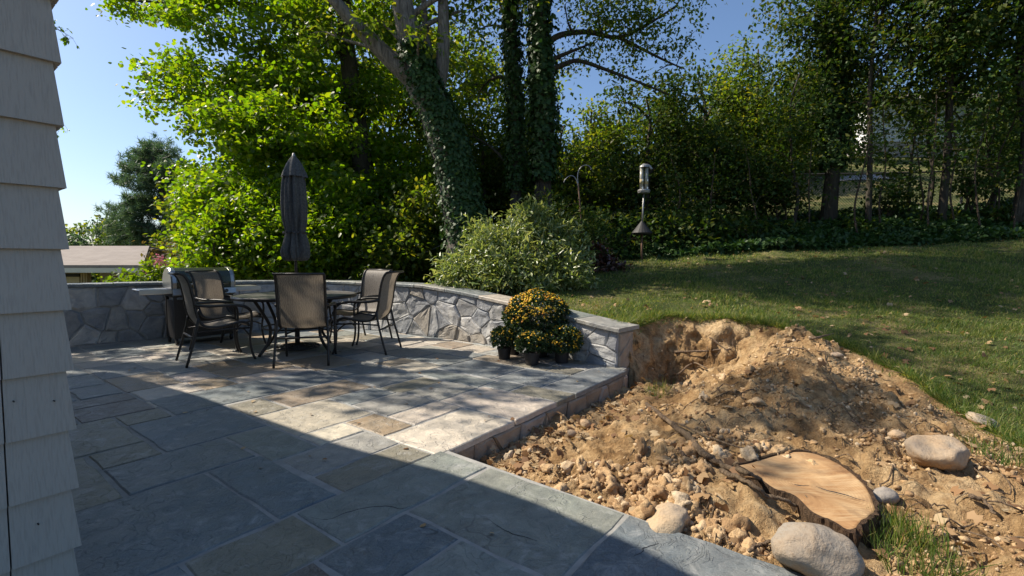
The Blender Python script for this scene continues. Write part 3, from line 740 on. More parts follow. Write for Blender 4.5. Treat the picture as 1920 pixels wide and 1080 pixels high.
def crown_points(blobs, per_m2, spread, lpc, g, gap=.35, flat=.85):
    """leaf clusters through the volume of the blobs: denser towards the outside, with gaps"""
    P = []; O = []
    for (c, r) in blobs:
        c = np.array(c, float); r = np.array([r, r * .9, r * flat]) if not hasattr(r, '__len__') else np.array(r, float)
        nclus = max(4, int(per_m2 * 4 * math.pi * (r[0] * r[1] * r[2]) ** (2 / 3)))
        d = unit(g.normal(size=(nclus, 3))); rad = g.uniform(.12, 1, (nclus, 1)) ** .5
        q = c + d * rad * r * (1 + .22 * g.normal(size=(nclus, 1)))
        nz = vnoise(q[:, 0] * 1.3, q[:, 1] * 1.3, q[:, 2] * 1.3)
        k = nz > -1 + gap * 1.5; q = q[k]; d = d[k]
        P.append(q); O.append(d)
    C = np.concatenate(P); O = np.concatenate(O)
    return C, O
def crown_leaves(name, C, O, lpc, spread, size, kind, mat, parent, g, droop=.35):
    n = len(C) * lpc
    P = np.repeat(C, lpc, 0) + g.normal(size=(n, 3)) * np.array([spread, spread, spread * .55])
    out = np.repeat(O, lpc, 0)
    D = unit(out * .5 + g.normal(size=(n, 3)) * .8 + np.array([0, 0, -droop]))
    N = unit(np.array([0, 0, 1.0]) + g.normal(size=(n, 3)) * .55 + out * .35)
    S = size * g.uniform(.65, 1.25, n)
    return leaves(name, P, D, N, S, kind, mat, parent)
def limb(p0, p1, g, bend=.12, n=5):
    p0 = np.array(p0, float); p1 = np.array(p1, float); d = np.linalg.norm(p1 - p0); out = []
    off = g.normal(size=3) * bend * d
    for i in range(n + 1):
        t = i / n; q = p0 + (p1 - p0) * t + off * math.sin(math.pi * t) * (.6 + .4 * t); q[2] += .10 * d * math.sin(math.pi * t); out.append(q)
    return out
def branches(name, mains, C, mat, parent, g, nsub=60, r0=.05):
    """limbs plus twigs running to leaf clusters, one mesh"""
    b = MB(); nodes = []
    for path, r in mains:
        b.tube(path, [r * (1 - .75 * i / (len(path) - 1)) for i in range(len(path))], 7)
        nodes += [(np.array(p), r * (1 - .75 * i / (len(path) - 1))) for i, p in enumerate(path) if i > 0]
    NP = np.array([q for q, _ in nodes])
    idx = g.permutation(len(C))[:nsub]
    for k in idx:
        dd = np.linalg.norm(NP - C[k], axis=1); j = int(np.argmin(dd + .3 * g.uniform(size=len(dd))))
        if dd[j] < .1: continue
        path = limb(NP[j], C[k], g, .14, 4); rr = min(r0, nodes[j][1] * .6)
        b.tube(path, [rr * (1 - .8 * i / 4) + .003 for i in range(5)], 4, False)
        NP = np.vstack([NP, path[2:]]); nodes += [(p, rr * .6) for p in path[2:]]
    return b.build(name, mat, parent, True)
def trunk_mesh(name, path, rad, mat, parent, sides=14, flare=.0, lump=.06):
    path = smooth_path(path, 4); n = len(path); rr = np.interp(np.linspace(0, 1, n), np.linspace(0, 1, len(rad)), rad)
    b = MB(); b.tube(path, list(rr), sides)
    V = np.array(b.V); k = np.repeat(np.arange(n), sides)
    cen = np.array([np.array(p) for p in path])[k]; d = V - cen
    f = 1 + lump * fbm(V[:, 0] * 2.5, V[:, 1] * 2.5, V[:, 2] * 1.2, 3) + flare * np.exp(-(V[:, 2] - V[:, 2].min()) / .35)
    b.V = [tuple(x) for x in cen + d * f[:, None]]
    return b.build(name, mat, parent, True)
def ivy_on(name, path, rad, parent, g, n, z0, z1, side=None, size=.09, off=.05, thick=.06):
    path = np.array(smooth_path(path, 8)); z = path[:, 2]; rr = np.interp(np.linspace(0, 1, len(path)), np.linspace(0, 1, len(rad)), rad)
    zs = g.uniform(z0, z1, n); cx = np.interp(zs, z, path[:, 0]); cy = np.interp(zs, z, path[:, 1]); r = np.interp(zs, z, rr)
    a = g.uniform(0, 2 * math.pi, n)
    if side is not None: a = np.where(g.uniform(size=n) < side[2], side[0] + g.normal(size=n) * side[1], a)
    d = np.stack([np.cos(a), np.sin(a), np.zeros(n)], 1)
    dens = fbm(np.cos(a) * 1.2 + 5, zs * .7, np.sin(a) * 1.2, 3) > -.55 - 1.2 * (zs < z0 + .72 * (z1 - z0))
    P = np.stack([cx, cy, zs], 1) + d * (r + off + np.abs(g.normal(size=n)) * thick)[:, None]
    P, d = P[dens], d[dens]; n = len(P)
    D = unit(np.array([0, 0, -1.0]) + g.normal(size=(n, 3)) * .45 + d * .35); N = unit(d + g.normal(size=(n, 3)) * .35 + np.array([0, 0, .3]))
    return leaves(name, P, D, N, size * g.uniform(.6, 1.25, n), 'maple', M['ivy'], parent)
def rel(o, pts): return [np.array(p, float) - np.array(o.location) for p in pts]

# ================================================================== TREES IN VIEW
def tree(name, label, base, trunk_path, trunk_rad, blobs, per, lpc, spread, size, kind, leaf, bark, seed, group=None, mains=None, nsub=60, gap=.35, flat=.85, lump=.06, ivy=None, flare=.25, droop=.35, limb_r=.07, auto=True, bare_below=None):
    g = np.random.default_rng(seed)
    t = empty(name, base, label, 'tree', group); o = np.array(t.location)
    tp = [np.array(p, float) - o for p in trunk_path]
    trunk_mesh('trunk', tp, trunk_rad, bark, t, flare=flare, lump=lump)
    bl = [(np.array(c, float) - o, r) for c, r in blobs]
    C, O = crown_points(bl, per, spread, lpc, g, gap, flat)
    ms = []
    for path, r in (mains or []): ms.append(([np.array(p, float) - o for p in smooth_path(path, 4)], r))
    sp = smooth_path(tp, 3)
    for c, r in bl:
        if not auto and c[2] < bare_below - o[2]: continue
        low = [q for q in sp if q[2] < c[2] - .25] or [sp[0]]
        j = max(0, len(low) - 1 - int(g.integers(0, 3))); ms.append((limb(low[j], c, g, .05, 6), min(limb_r, .45 * trunk_rad[0]) * (.6 + .4 * g.uniform())))
    branches('branch', ms, C, bark, t, g, nsub)
    crown_leaves('crown', C, O, lpc, spread, size, kind, leaf, t, g, droop)
    if ivy:
        ivy_on('ivy', tp, trunk_rad, t, g, *ivy[0], **ivy[1])
    return t

# big maple behind the wall at left
D1 = 13.4; MS = D1 / 10.8
bl = []
for px, py, r, d in [(560, -60, 1.5, 10.6), (700, -40, 1.5, 11.2), (420, 20, 1.15, 10.8), (300, 15, .75, 11.0), (225, 5, .42, 11.0), (520, 110, 1.5, 10.4), (660, 120, 1.5, 11.2), (390, 130, .95, 10.6), (330, 185, .55, 10.6), (275, 188, .33, 10.6),
                     (500, 250, 1.5, 10.2), (640, 270, 1.5, 11.0), (400, 235, .85, 10.4), (430, 340, .9, 10.2), (560, 370, 1.3, 10.4), (690, 390, 1.2, 11.0), (770, 300, 1.1, 11.6), (740, 440, 1.0, 11.2), (480, 420, .9, 10.2), (600, 455, .9, 10.0), (520, 470, .8, 9.6), (420, 470, .6, 9.4), (680, 470, .9, 10.2), (385, 400, .45, 9.8), (450, 400, .8, 10.0), (530, 425, .8, 10.4), (610, 400, .9, 10.8), (660, 330, 1.0, 11.4), (400, 440, .6, 9.6), (470, 455, .7, 9.6)]:
    if r < .5: bl.append((W(px, py, d * MS), r * MS)); continue
    gm = np.random.default_rng(int(abs(px) * 7 + abs(py)))
    for _ in range(max(3, int(8.0 * r * r))):
        a_ = gm.uniform(0, 6.283); q_ = math.sqrt(gm.uniform()) * r * FPX / d
        bl.append((W(px + math.cos(a_) * q_, py + math.sin(a_) * q_ * .9, d * MS + gm.uniform(-1.3, 1.3)), np.array([1.25, .9, .55]) * gm.uniform(.30, .55) * MS))
gm = np.random.default_rng(404)
for _ in range(46):
    px = gm.uniform(365, 660); py = gm.uniform(190, 425); bl.append((W(px, py, gm.uniform(10.2, 11.4)), np.array([1.25, .9, .6]) * gm.uniform(.26, .50)))
b0 = W(672, 560, D1)
tree('maple_tree', 'big bright green maple behind the wall and the closed umbrella', (b0[0], b0[1], tz(b0[0], b0[1])),
     [(b0[0], b0[1], tz(b0[0], b0[1]) - .2), W(690, 420, D1), W(672, 250, D1), W(650, 80, D1), W(640, -120, D1), W(640, -260, D1)], [.36, .30, .26, .21, .14, .07],
     bl, 7.8, 18, .17, .105, 'lobed', M['maple'], M['bark_dark'], 31, nsub=320, gap=.30, auto=False, bare_below=99,
     mains=[([W(655, 120, D1), W(590, 60, 10.6 * MS), W(480, 10, 10.8 * MS), W(330, 5, 11 * MS), W(230, 0, 11 * MS)], .10), ([W(668, 230, D1), W(560, 200, 10.5 * MS), W(430, 190, 10.6 * MS), W(285, 186, 10.6 * MS)], .08), ([W(685, 390, D1), W(600, 330, 10.5 * MS), W(470, 330, 10.2 * MS)], .07), ([W(685, 390, D1), W(740, 330, 11.4 * MS), W(775, 280, 11.6 * MS)], .07)])

# leaning ivy-clad tree in the middle
D2 = 9.2
b0 = W(880, 520, D2); gz = tz(b0[0], b0[1])
lean = [(b0[0], b0[1], gz - .2), W(873, 460, D2), W(862, 380, D2), W(845, 300, D2), W(818, 215, D2), W(792, 160, D2), W(772, 90, D2), W(755, 10, D2), W(742, -90, D2), W(730, -220, D2 + .2), W(720, -360, D2 + .3)]
lrad = [.44, .37, .34, .32, .31, .31, .22, .20, .18, .14, .08]
bl = []
for px, py, r, d in [(640, -230, 1.5, 9.4), (760, -250, 1.6, 9.8), (860, -240, 1.4, 9.4), (540, -170, 1.1, 10.6), (960, -190, 1.1, 9.6), (700, -110, .7, 9.6), (880, -70, .8, 9.9), (690, 30, .42, 8.7), (785, 75, .28, 8.6), (610, 60, .5, 9.9), (470, -90, .7, 10.6), (870, 20, .5, 9.8), (930, -30, .6, 9.6), (760, -420, 1.9, 10.0), (600, -400, 1.7, 9.6), (900, -420, 1.8, 10.0)]:
    bl.append((W(px, py, d), r))
bl += [(np.array(c), r) for c, r in (((-4.6, 9.7, 11.0), 1.3), ((-3.0, 10.4, 11.4), 1.5), ((-1.4, 9.9, 11.0), 1.5), ((.2, 10.8, 11.4), 1.5), ((-3.6, 8.9, 10.0), 1.1), ((-2.2, 8.8, 10.2), 1.2), ((-.6, 9.2, 10.4), 1.3), ((1.0, 9.8, 10.6), 1.2))]
tree('leaning_tree', 'tall leaning tree with forked trunk, ivy climbing its lower half', (b0[0], b0[1], gz), lean, lrad, bl, 4.2, 22, .20, .125, 'rhomb', M['elm'], M['bark'], 33, nsub=200, gap=.40, lump=.05,
     mains=[([W(790, 165, D2), W(740, 120, D2 - .1), W(680, 60, D2 - .2), W(630, 5, D2 - .3), W(580, -60, D2 - .4), W(520, -140, D2 - .4)], .20), ([W(815, 190, D2 + .1), W(828, 130, D2 + .15), W(832, 60, D2 + .2), W(832, -20, D2 + .3), W(850, -150, D2 + .3), W(870, -260, D2 + .4)], .17), ([W(808, 150, D2 + .3), W(803, 90, D2 + .35), W(795, 10, D2 + .4), W(800, -100, D2 + .4)], .11)],
     ivy=((17000, gz - .1, gz + 3.7), dict(side=(-.25, .80, .90), size=.075, off=.0, thick=.05)))

# two ivy-clad trunks behind it
D3 = 12.4
b0 = W(962, 470, D3); gz = tz(b0[0], b0[1])
tree('ivy_trunk_tree', 'slim dark trunk wrapped in ivy, left of the two twin trunks', (b0[0], b0[1], gz), [(b0[0], b0[1], gz - .2), W(968, 330, D3), W(966, 200, D3), W(960, 60, D3), W(958, -60, D3), W(960, -240, D3)], [.18, .13, .125, .12, .10, .06],
     [(W(930, -130, D3), 1.4), (W(980, -180, D3), 1.5), (W(890, 60, 13.2), 1.0), (W(900, 170, 14), 1.0), (W(870, 250, 14), .9), (W(930, -20, 13.2), .9)], 2.2, 18, .24, .12, 'rhomb', M['elm'], M['bark_dark'], 35, nsub=90,
     ivy=((5000, gz, gz + 7.2), dict(size=.095, off=.02, thick=.085)))
b0 = W(1016, 470, D3 - .3); gz = tz(b0[0], b0[1]); D3 -= .3
tree('spreading_tree', 'ivy-clad trunk with long bare limbs reaching right across the blue sky', (b0[0], b0[1], gz), [(b0[0], b0[1], gz - .2), W(1018, 340, D3), W(1020, 220, D3), W(1014, 110, D3), W(1010, 0, D3), W(1004, -120, D3), W(1000, -300, D3)], [.27, .205, .195, .185, .17, .14, .07],
     [(W(1090, 35, D3), .75), (W(1160, 25, D3), .8), (W(1230, 35, D3 - .3), .75), (W(1290, 15, D3 - .4), .6), (W(1200, 85, D3 - .2), .6), (W(1260, 95, D3 - .3), .42), (W(1120, 95, D3), .5), (W(1150, -80, D3), 1.2), (W(1050, -150, D3), 1.5), (W(1250, -90, D3), 1.1), (W(960, -90, D3 + .4), 1.1), (W(1060, 120, D3 + .5), .5), (W(1170, 140, D3), .38), (W(1225, 150, D3), .3), (W(1320, 30, D3 - .4), .4), (W(1190, 55, D3), .6)], 5.5, 18, .19, .105, 'rhomb', M['elm'], M['bark_dark'], 37, nsub=260, gap=.38, auto=False, bare_below=8.0,
     mains=[([W(1022, 85, D3), W(1050, 66, D3), W(1100, 60, D3), W(1160, 70, D3), W(1215, 45, D3 - .2), W(1270, 10, D3 - .3)], .085), ([W(1160, 70, D3), W(1200, 90, D3), W(1250, 115, D3 - .2), W(1285, 130, D3 - .3)], .05), ([W(1022, 120, D3), W(1050, 105, D3), W(1080, 93, D3), W(1112, 80, D3)], .07), ([W(1022, 135, D3), W(1055, 122, D3), W(1085, 114, D3), W(1140, 132, D3), W(1200, 155, D3 - .1), W(1255, 178, D3 - .2)], .075)],
     ivy=((4200, gz, gz + 5.6), dict(size=.12, off=.02, thick=.09)))

# tree beside the house: only a few twigs of it show past the shingles, its crown dapples the patio
g = np.random.default_rng(77)
SH = np.array([-.92, .23, 1.0])
bl = [(np.array([x, y, 0]) + SH * h, r) for x, y, h, r in ((-4.9, 5.5, 6.6, .75), (-4.1, 6.2, 7.4, .65), (-3.5, 5.4, 7.0, .80), (-2.9, 4.7, 7.3, .70), (-2.2, 5.4, 7.8, .75), (-1.5, 4.8, 7.0, .70), (-1.0, 5.6, 8.2, .60), (-.5, 4.5, 7.6, .65), (-2.4, 6.3, 8.3, .55), (.1, 5.2, 8.6, .55), (-.9, 3.9, 8.0, .5), (.1, 3.5, 9.0, .40), (-3.6, 4.6, 8.4, .5), (1.3, 4.4, 9.4, .35), (2.15, 3.25, 9.6, .55), (1.75, 3.5, 9.2, .5), (2.6, 3.6, 9.9, .45), (1.2, 2.6, 9.0, .25), (1.95, 3.35, 10.2, .5), (1.6, 3.15, 8.8, .4), (2.4, 3.3, 10.6, .5), (2.1, 3.6, 11.0, .5), (2.75, 2.75, 10.4, .4), (3.6, 4.4, 10.4, .8), (4.2, 3.6, 10.8, .8), (3.4, 5.4, 10.2, .6), (4.6, 5.0, 10.8, .8), (-5.8, 6.0, 6.4, .9), (-2.0, 4.2, 6.2, .38), (-1.2, 4.3, 6.6, .34), (-.1, 4.2, 6.8, .36), (-3.0, 5.9, 6.0, .4), (.5, 4.6, 7.0, .34), (-1.7, 5.9, 6.4, .36), (-.6, 5.1, 6.6, .36))]
ovt = tree('overhanging_tree', 'tree behind the shingled house, a few leafy twigs showing past its corner', (-13.4, 7.2, tz(-13.4, 7.2)), [(-13.4, 7.2, -1), (-13.2, 7.2, 2.5), (-12.7, 7.1, 5.2), (-11.8, 7.0, 7.8), (-10.6, 7.0, 9.4)], [.42, .34, .28, .20, .08],
     bl, 3.2, 13, .19, .105, 'lobed', M['maple'], M['bark_dark'], 39, nsub=150, gap=.5, limb_r=.032)

def twig_spray(path, n, seed):
    g = np.random.default_rng(seed); o = np.array(ovt.location); P = [np.array(p) - o for p in smooth_path(path, 6)]
    tw = MB().tube(P, [.010 * (1 - .8 * i / (len(P) - 1)) for i in range(len(P))], 5, False)
    Q = []; Dd = []
    for _ in range(n):
        i = int(g.integers(len(P) // 3, len(P))); e = P[i] + g.normal(size=3) * np.array([.10, .10, .07]); tw.tube([P[i], (P[i] + e) / 2 + np.array([0, 0, .01]), e], .002, 3, False)
        for _ in range(3): Q.append(e); Dd.append(unit((e - P[i])[None] * 4 + g.normal(size=(1, 3)) * .7 + np.array([[0, 0, -.5]]))[0])
    tw.build('twig', M['twig'], ovt)
    n = len(Q); leaves('leaf_spray', np.array(Q), np.array(Dd), unit(g.normal(size=(n, 3)) * .5 + np.array([0, 0, 1])), g.uniform(.05, .085, n), 'long', M['maple'], ovt, np.full(n, 1.5))
twig_spray([W(20, 20, 7.4), W(70, 40, 7.5), W(108, 55, 7.6), W(138, 72, 7.6)], 26, 1)
twig_spray([W(60, 225, 7.8), W(98, 232, 7.9), W(120, 234, 7.9)], 7, 2)
# ------------------------------------------------------------------ woods on the right
WOOD_LABELS = []
def wood_tree(name, label, px, d, top_px, rw, seed, trad=.11, per=3.8, lpc=30, size=.125, low=.25, leaf='wood_leaf', lean=0.0, spread=.21, n=9, group='woodland trees behind the lawn', nsub=70, ivy=None, gap=.42):
    g = np.random.default_rng(seed); x = (px - 960) / FPX * d; z0 = tz(x, d); zt = W(px, top_px, d)[2]; h = zt - z0
    bl = []
    for i in range(n):
        f = low + (1 - low) * (i + .5) / n; rr = rw * (.55 + .45 * math.sin(math.pi * min(1, f * .9 + .1))) * (1.05 - .45 * max(0, f - .6))
        bl.append((np.array([x + lean * h * f + g.uniform(-1, 1) * rw * .65, d + g.uniform(-1, 1) * rw * .5, z0 + h * f - rr * .2]), rr * g.uniform(.55, .85)))
    tp = [(x, d, z0 - .2)] + [(x + lean * h * f + g.uniform(-.12, .12), d + g.uniform(-.12, .12), z0 + h * f) for f in (.2, .4, .6, .8, .97)]
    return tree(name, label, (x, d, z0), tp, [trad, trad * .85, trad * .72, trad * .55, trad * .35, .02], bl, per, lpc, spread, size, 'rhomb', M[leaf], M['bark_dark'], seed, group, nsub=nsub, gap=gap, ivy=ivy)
wood_tree('woodland_tree', 'bushy dark tree right behind the bird feeder', 1215, 13.6, 170, 1.6, 51, low=.12)
wood_tree('woodland_tree', 'low round-topped tree against the sky left of the bird feeder', 1105, 14.6, 200, 1.3, 52, low=.08, leaf='elm')
wood_tree('woodland_tree', 'dense dark tree to the right of the bird feeder under open sky', 1310, 14.0, 135, 1.8, 53, low=.14)
wood_tree('woodland_tree', 'loose airy tree where the blue sky meets the right-hand woods', 1415, 14.6, 85, 1.6, 54, low=.24, leaf='elm')
wood_tree('ivied_tree', 'dark crooked tree trunk wrapped in ivy in the right-hand woods', 1548, 13.2, -230, 1.9, 55, trad=.20, low=.42, lean=.01, n=11, ivy=((2600, 1.6, 7.0), dict(size=.13, off=.02, thick=.12)))
wood_tree('woodland_tree', 'tall slender tree just left of the white house', 1625, 12.0, -260, 1.5, 56, trad=.07, low=.60, n=8, per=2.8)
wood_tree('woodland_tree', 'tall tree whose crown hangs over the white house roof', 1760, 11.6, -300, 1.9, 57, trad=.09, low=.44, n=12, per=3.0)
wood_tree('woodland_tree', 'tall dark tree at the top right corner', 1900, 11.4, -320, 1.9, 58, trad=.12, low=.48, n=12)
wood_tree('woodland_tree', 'small tree in front of the chain link fence below the white house', 1700, 13.6, 200, .9, 59, trad=.05, low=.3, n=6, per=1.8)
wood_tree('woodland_tree', 'leafy tree right of the white house window', 1850, 13.4, 160, 1.1, 60, trad=.07, low=.35, n=7, per=2.5)
wood_tree('woodland_tree', 'tree with low foliage at the right edge above the fence', 2010, 13.0, 60, 1.7, 61, trad=.1, low=.35)
wood_tree('woodland_tree', 'slender tree whose leaves veil the white house window', 1735, 14.5, 60, 1.3, 66, trad=.06, low=.42, n=9, per=1.5)
wood_tree('woodland_tree', 'shady understorey tree between the twin trunks and the shepherd hook', 1050, 15.0, 230, 1.2, 62, low=.05)
wood_tree('woodland_tree', 'dark understorey tree behind the leaning trunk', 905, 15.4, 225, 1.5, 63, low=.05)
wood_tree('woodland_tree', 'dark understorey tree left of the leaning trunk', 790, 14.6, 250, 1.6, 64, low=.05)
wood_tree('woodland_tree', 'thin young tree in front of the ivied crooked trunk', 1480, 12.2, 130, .8, 65, trad=.045, low=.45, n=7)
for k, (px, d, tp, rw, lab) in enumerate([(1150, 20, 220, 2.0, 'far shrubby tree seen through the gap left of the bird feeder pole'), (1270, 21, 185, 2.0, 'far shrubby tree beyond the fence behind the bird feeder'), (1380, 20.5, 150, 2.0, 'far tree beyond the fence below the sky gap'), (1480, 22, 140, 2.1, 'far tree beyond the fence behind the young tree'), (1000, 19, 300, 2.0, 'far dark tree behind the twin ivy trunks'), (880, 19, 40, 2.6, 'far tree filling the gap between the leaning trunk and the twin trunks'), (730, 17, 20, 2.4, 'far tree filling the gap behind the maple trunk'), (455, 16.5, 150, 2.0, 'far tree closing the gap behind the left side of the maple'), (570, 17, 40, 2.3, 'far tree closing the gap straight behind the umbrella'), (645, 18, -20, 2.4, 'far tall tree behind the maple trunk'), (805, 17.5, 0, 2.3, 'far tall tree showing left of the leaning trunk'), (965, 18, 120, 2.0, 'far tree showing between the twin trunks'), (1590, 27, 90, 2.4, 'far sunlit tree at the left side of the white house'), (1930, 25, 60, 3.0, 'far tree standing right of the white house')]):
    wood_tree('background_tree', lab, px, d, tp, rw, 180 + k, per=2.6, lpc=24, size=.20, leaf='elm' if px < 1000 else 'wood_leaf', spread=.33, low=.04 if px < 1300 else .22, n=8, group='background trees', nsub=30, gap=.3)
# bare saplings
for k, (px, d, top, lean) in enumerate([(1737, 11.2, 150, .01), (1782, 11.4, 120, -.03), (1828, 11.0, 160, .02), (1868, 11.6, 140, .05), (1893, 10.9, 200, .09), (1722, 11.8, 230, -.04), (1510, 11.6, 250, .02), (1415, 11.8, 260, -.05), (1605, 11.3, 210, .03), (1650, 11.7, 170, -.02), (1330, 11.8, 280, .03), (1270, 12.0, 290, -.02)]):
    g = np.random.default_rng(200 + k); x = (px - 960) / FPX * d; z0 = tz(x, d); h = W(px, top, d)[2] - z0
    t = empty('sapling', (x, d, z0), ['first', 'second', 'third', 'fourth', 'fifth', 'sixth', 'seventh', 'eighth', 'ninth', 'tenth', 'eleventh', 'twelfth'][sorted([1737, 1782, 1828, 1868, 1893, 1722, 1510, 1415, 1605, 1650, 1330, 1270]).index(px)] + ' thin sapling from the left along the edge of the shaded lawn', 'sapling', 'saplings at the wood edge')
    tp = [(lean * h * f * f * 2 + g.normal() * .05, g.normal() * .05, h * f - .1) for f in (0, .25, .5, .75, 1)]
    trunk_mesh('trunk', tp, [.022, .02, .017, .013, .006], M['twig'], t, 6, 0, .05)
    C = np.array([(tp[j][0] + g.normal() * .35, tp[j][1] + g.normal() * .3, tp[j][2] + g.normal() * .3) for j in (2, 3, 4) for _ in range(9)]); O = unit(C - np.array([0, 0, h * .5]))
    branches('branch', [(smooth_path(tp, 3), .012)], C, M['twig'], t, g, 16, .008)
    crown_leaves('crown', C, O, 14, .16, .10, 'rhomb', M['wood_leaf'], t, g)

# ------------------------------------------------------------------ shrubs
def shrub(name, label, base, blobs, per, lpc, spread, size, kind, leaf, seed, cat='shrub', group=None, nstem=7, gap=.25, droop=.1):
    g = np.random.default_rng(seed); t = empty(name, base, label, cat, group); o = np.array(t.location)
    bl = [(np.array(c) - o, r) for c, r in blobs]; C, O = crown_points(bl, per, spread, lpc, g, gap, .9)
    C[:, 2] = np.maximum(C[:, 2], .06)
    branches('stem', [(limb((g.normal() * .15, g.normal() * .15, -.1), bl[int(g.integers(0, len(bl)))][0], g, .1, 5), .028) for _ in range(nstem)], C, M['twig'], t, g, 60, .012)
    crown_leaves('foliage', C, O, lpc, spread, size, kind, leaf, t, g, droop); return t
b = W(960, 555, 7.9); b[2] = tz(b[0], b[1])
shrub('rhododendron', 'big rounded sunlit shrub with narrow glossy leaves beyond the wall', b,
      [(W(px, py, d), r) for px, py, r, d in [(930, 475, .55, 7.7), (985, 430, .42, 8.0), (1020, 480, .50, 7.8), (880, 510, .40, 7.6), (960, 510, .5, 7.4), (1050, 510, .42, 7.6), (1080, 470, .28, 7.9), (845, 530, .22, 7.5), (1000, 410, .28, 8.1), (905, 455, .35, 8.0), (1075, 530, .25, 7.4), (860, 500, .3, 7.8), (1040, 440, .35, 8.0), (940, 530, .35, 7.3), (1010, 535, .35, 7.3)]], 40, 15, .080, .105, 'long', M['rhodo'], 91, gap=.1, droop=-.1)
b = W(1050, 470, 9.4); b[2] = tz(b[0], b[1])
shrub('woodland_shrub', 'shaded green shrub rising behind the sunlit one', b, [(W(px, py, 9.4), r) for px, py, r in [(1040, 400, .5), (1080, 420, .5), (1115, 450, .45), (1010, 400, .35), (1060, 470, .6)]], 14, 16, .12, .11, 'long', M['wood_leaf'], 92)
for k, (px, d, py, r, lab) in enumerate([(1300, 11.2, 430, .75, 'dark ivy-covered mound of shrubs right of the bird feeder'), (1240, 11.4, 430, .7, 'dark low shrub just behind the bird feeder pole'), (1400, 11.6, 435, .38, 'dark low shrub in front of the fence, middle of the wood edge'), (1150, 11.0, 440, .7, 'dark low shrub behind the firewood pile'), (1500, 11.8, 430, .36, 'dark low shrub left of the crooked ivied trunk'), (1620, 11.8, 425, .32, 'dark low shrub right of the crooked ivied trunk'), (1760, 11.8, 418, .34, 'dark low shrub under the white house'), (1880, 11.8, 410, .36, 'dark low shrub at the right end of the wood edge'), (1455, 13.2, 372, .5, 'leafy bush overlapping the fence left of the crooked trunk'), (1660, 13.4, 372, .4, 'leafy bush overlapping the fence under the white house corner'), (1820, 13.2, 345, .45, 'leafy bush overlapping the fence near the right edge')]):
    b = W(px, py, d); c = b.copy(); b[2] = tz(b[0], b[1])
    g = np.random.default_rng(300 + k)
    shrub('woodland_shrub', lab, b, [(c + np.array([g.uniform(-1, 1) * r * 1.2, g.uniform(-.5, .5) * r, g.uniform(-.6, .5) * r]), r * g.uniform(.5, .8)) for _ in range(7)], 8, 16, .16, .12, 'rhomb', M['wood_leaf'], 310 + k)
for k, (bls, lab) in enumerate([([(400, 470, .55), (430, 440, .5), (380, 500, .4), (450, 490, .55)], 'bright leafy shrub right behind the grill'), ([(500, 460, .6), (540, 480, .6), (520, 430, .5), (480, 500, .5)], 'bright leafy shrub behind the umbrella pole'), ([(600, 470, .6), (640, 490, .6), (620, 440, .5), (690, 490, .6), (580, 505, .5)], 'bright leafy shrub behind the right-hand chairs'), ([(740, 480, .6), (780, 500, .6), (720, 510, .5)], 'shaded leafy shrub between the wall and the leaning trunk')]):
    c0 = np.mean([W(px, py, 9.5) for px, py, r in bls], 0); c0[2] = tz(c0[0], c0[1])
    gh = np.random.default_rng(900 + k)
    extra = [(W(bls[0][0] + gh.uniform(-50, 90), gh.uniform(355, 440), 9.8 + gh.uniform(-.3, .8)), gh.uniform(.18, .36)) for _ in range(9)]
    shrub('hedge_shrub', lab, c0, extra + [(W(px, py, 9.5 + .4 * (i % 2)), r) for i, (px, py, r) in enumerate(bls)], 17, 20, .15, .10, 'oval', M['maple'] if k < 3 else M['elm'], 120 + k, group='leafy shrubs beyond the wall')
# crape myrtle with pink blossom beyond the wall
b = W(265, 560, 9.5); b[2] = -.6
cm = shrub('crape_myrtle', 'bush with pink blossom tips beyond the dark wall at left', b, [(W(px, py, 9.4), r) for px, py, r in [(235, 522, .22), (265, 515, .26), (300, 510, .28), (320, 520, .26), (285, 525, .3), (210, 528, .16), (345, 525, .3)]], 22, 14, .08, .085, 'oval', M['hedge'], 131)
g = np.random.default_rng(5); PP = np.array([W(px, py, 9.3) for px, py in [(300, 485)] * 60 + [(292, 495)] * 30 + [(310, 498)] * 30 + [(322, 505)] * 20 + [(270, 508)] * 14]) + g.normal(size=(154, 3)) * .05 - np.array(b)
leaves('blossom', PP, g.normal(size=(154, 3)), g.normal(size=(154, 3)), g.uniform(.03, .05, 154), 'oval', M['pink'], cm)

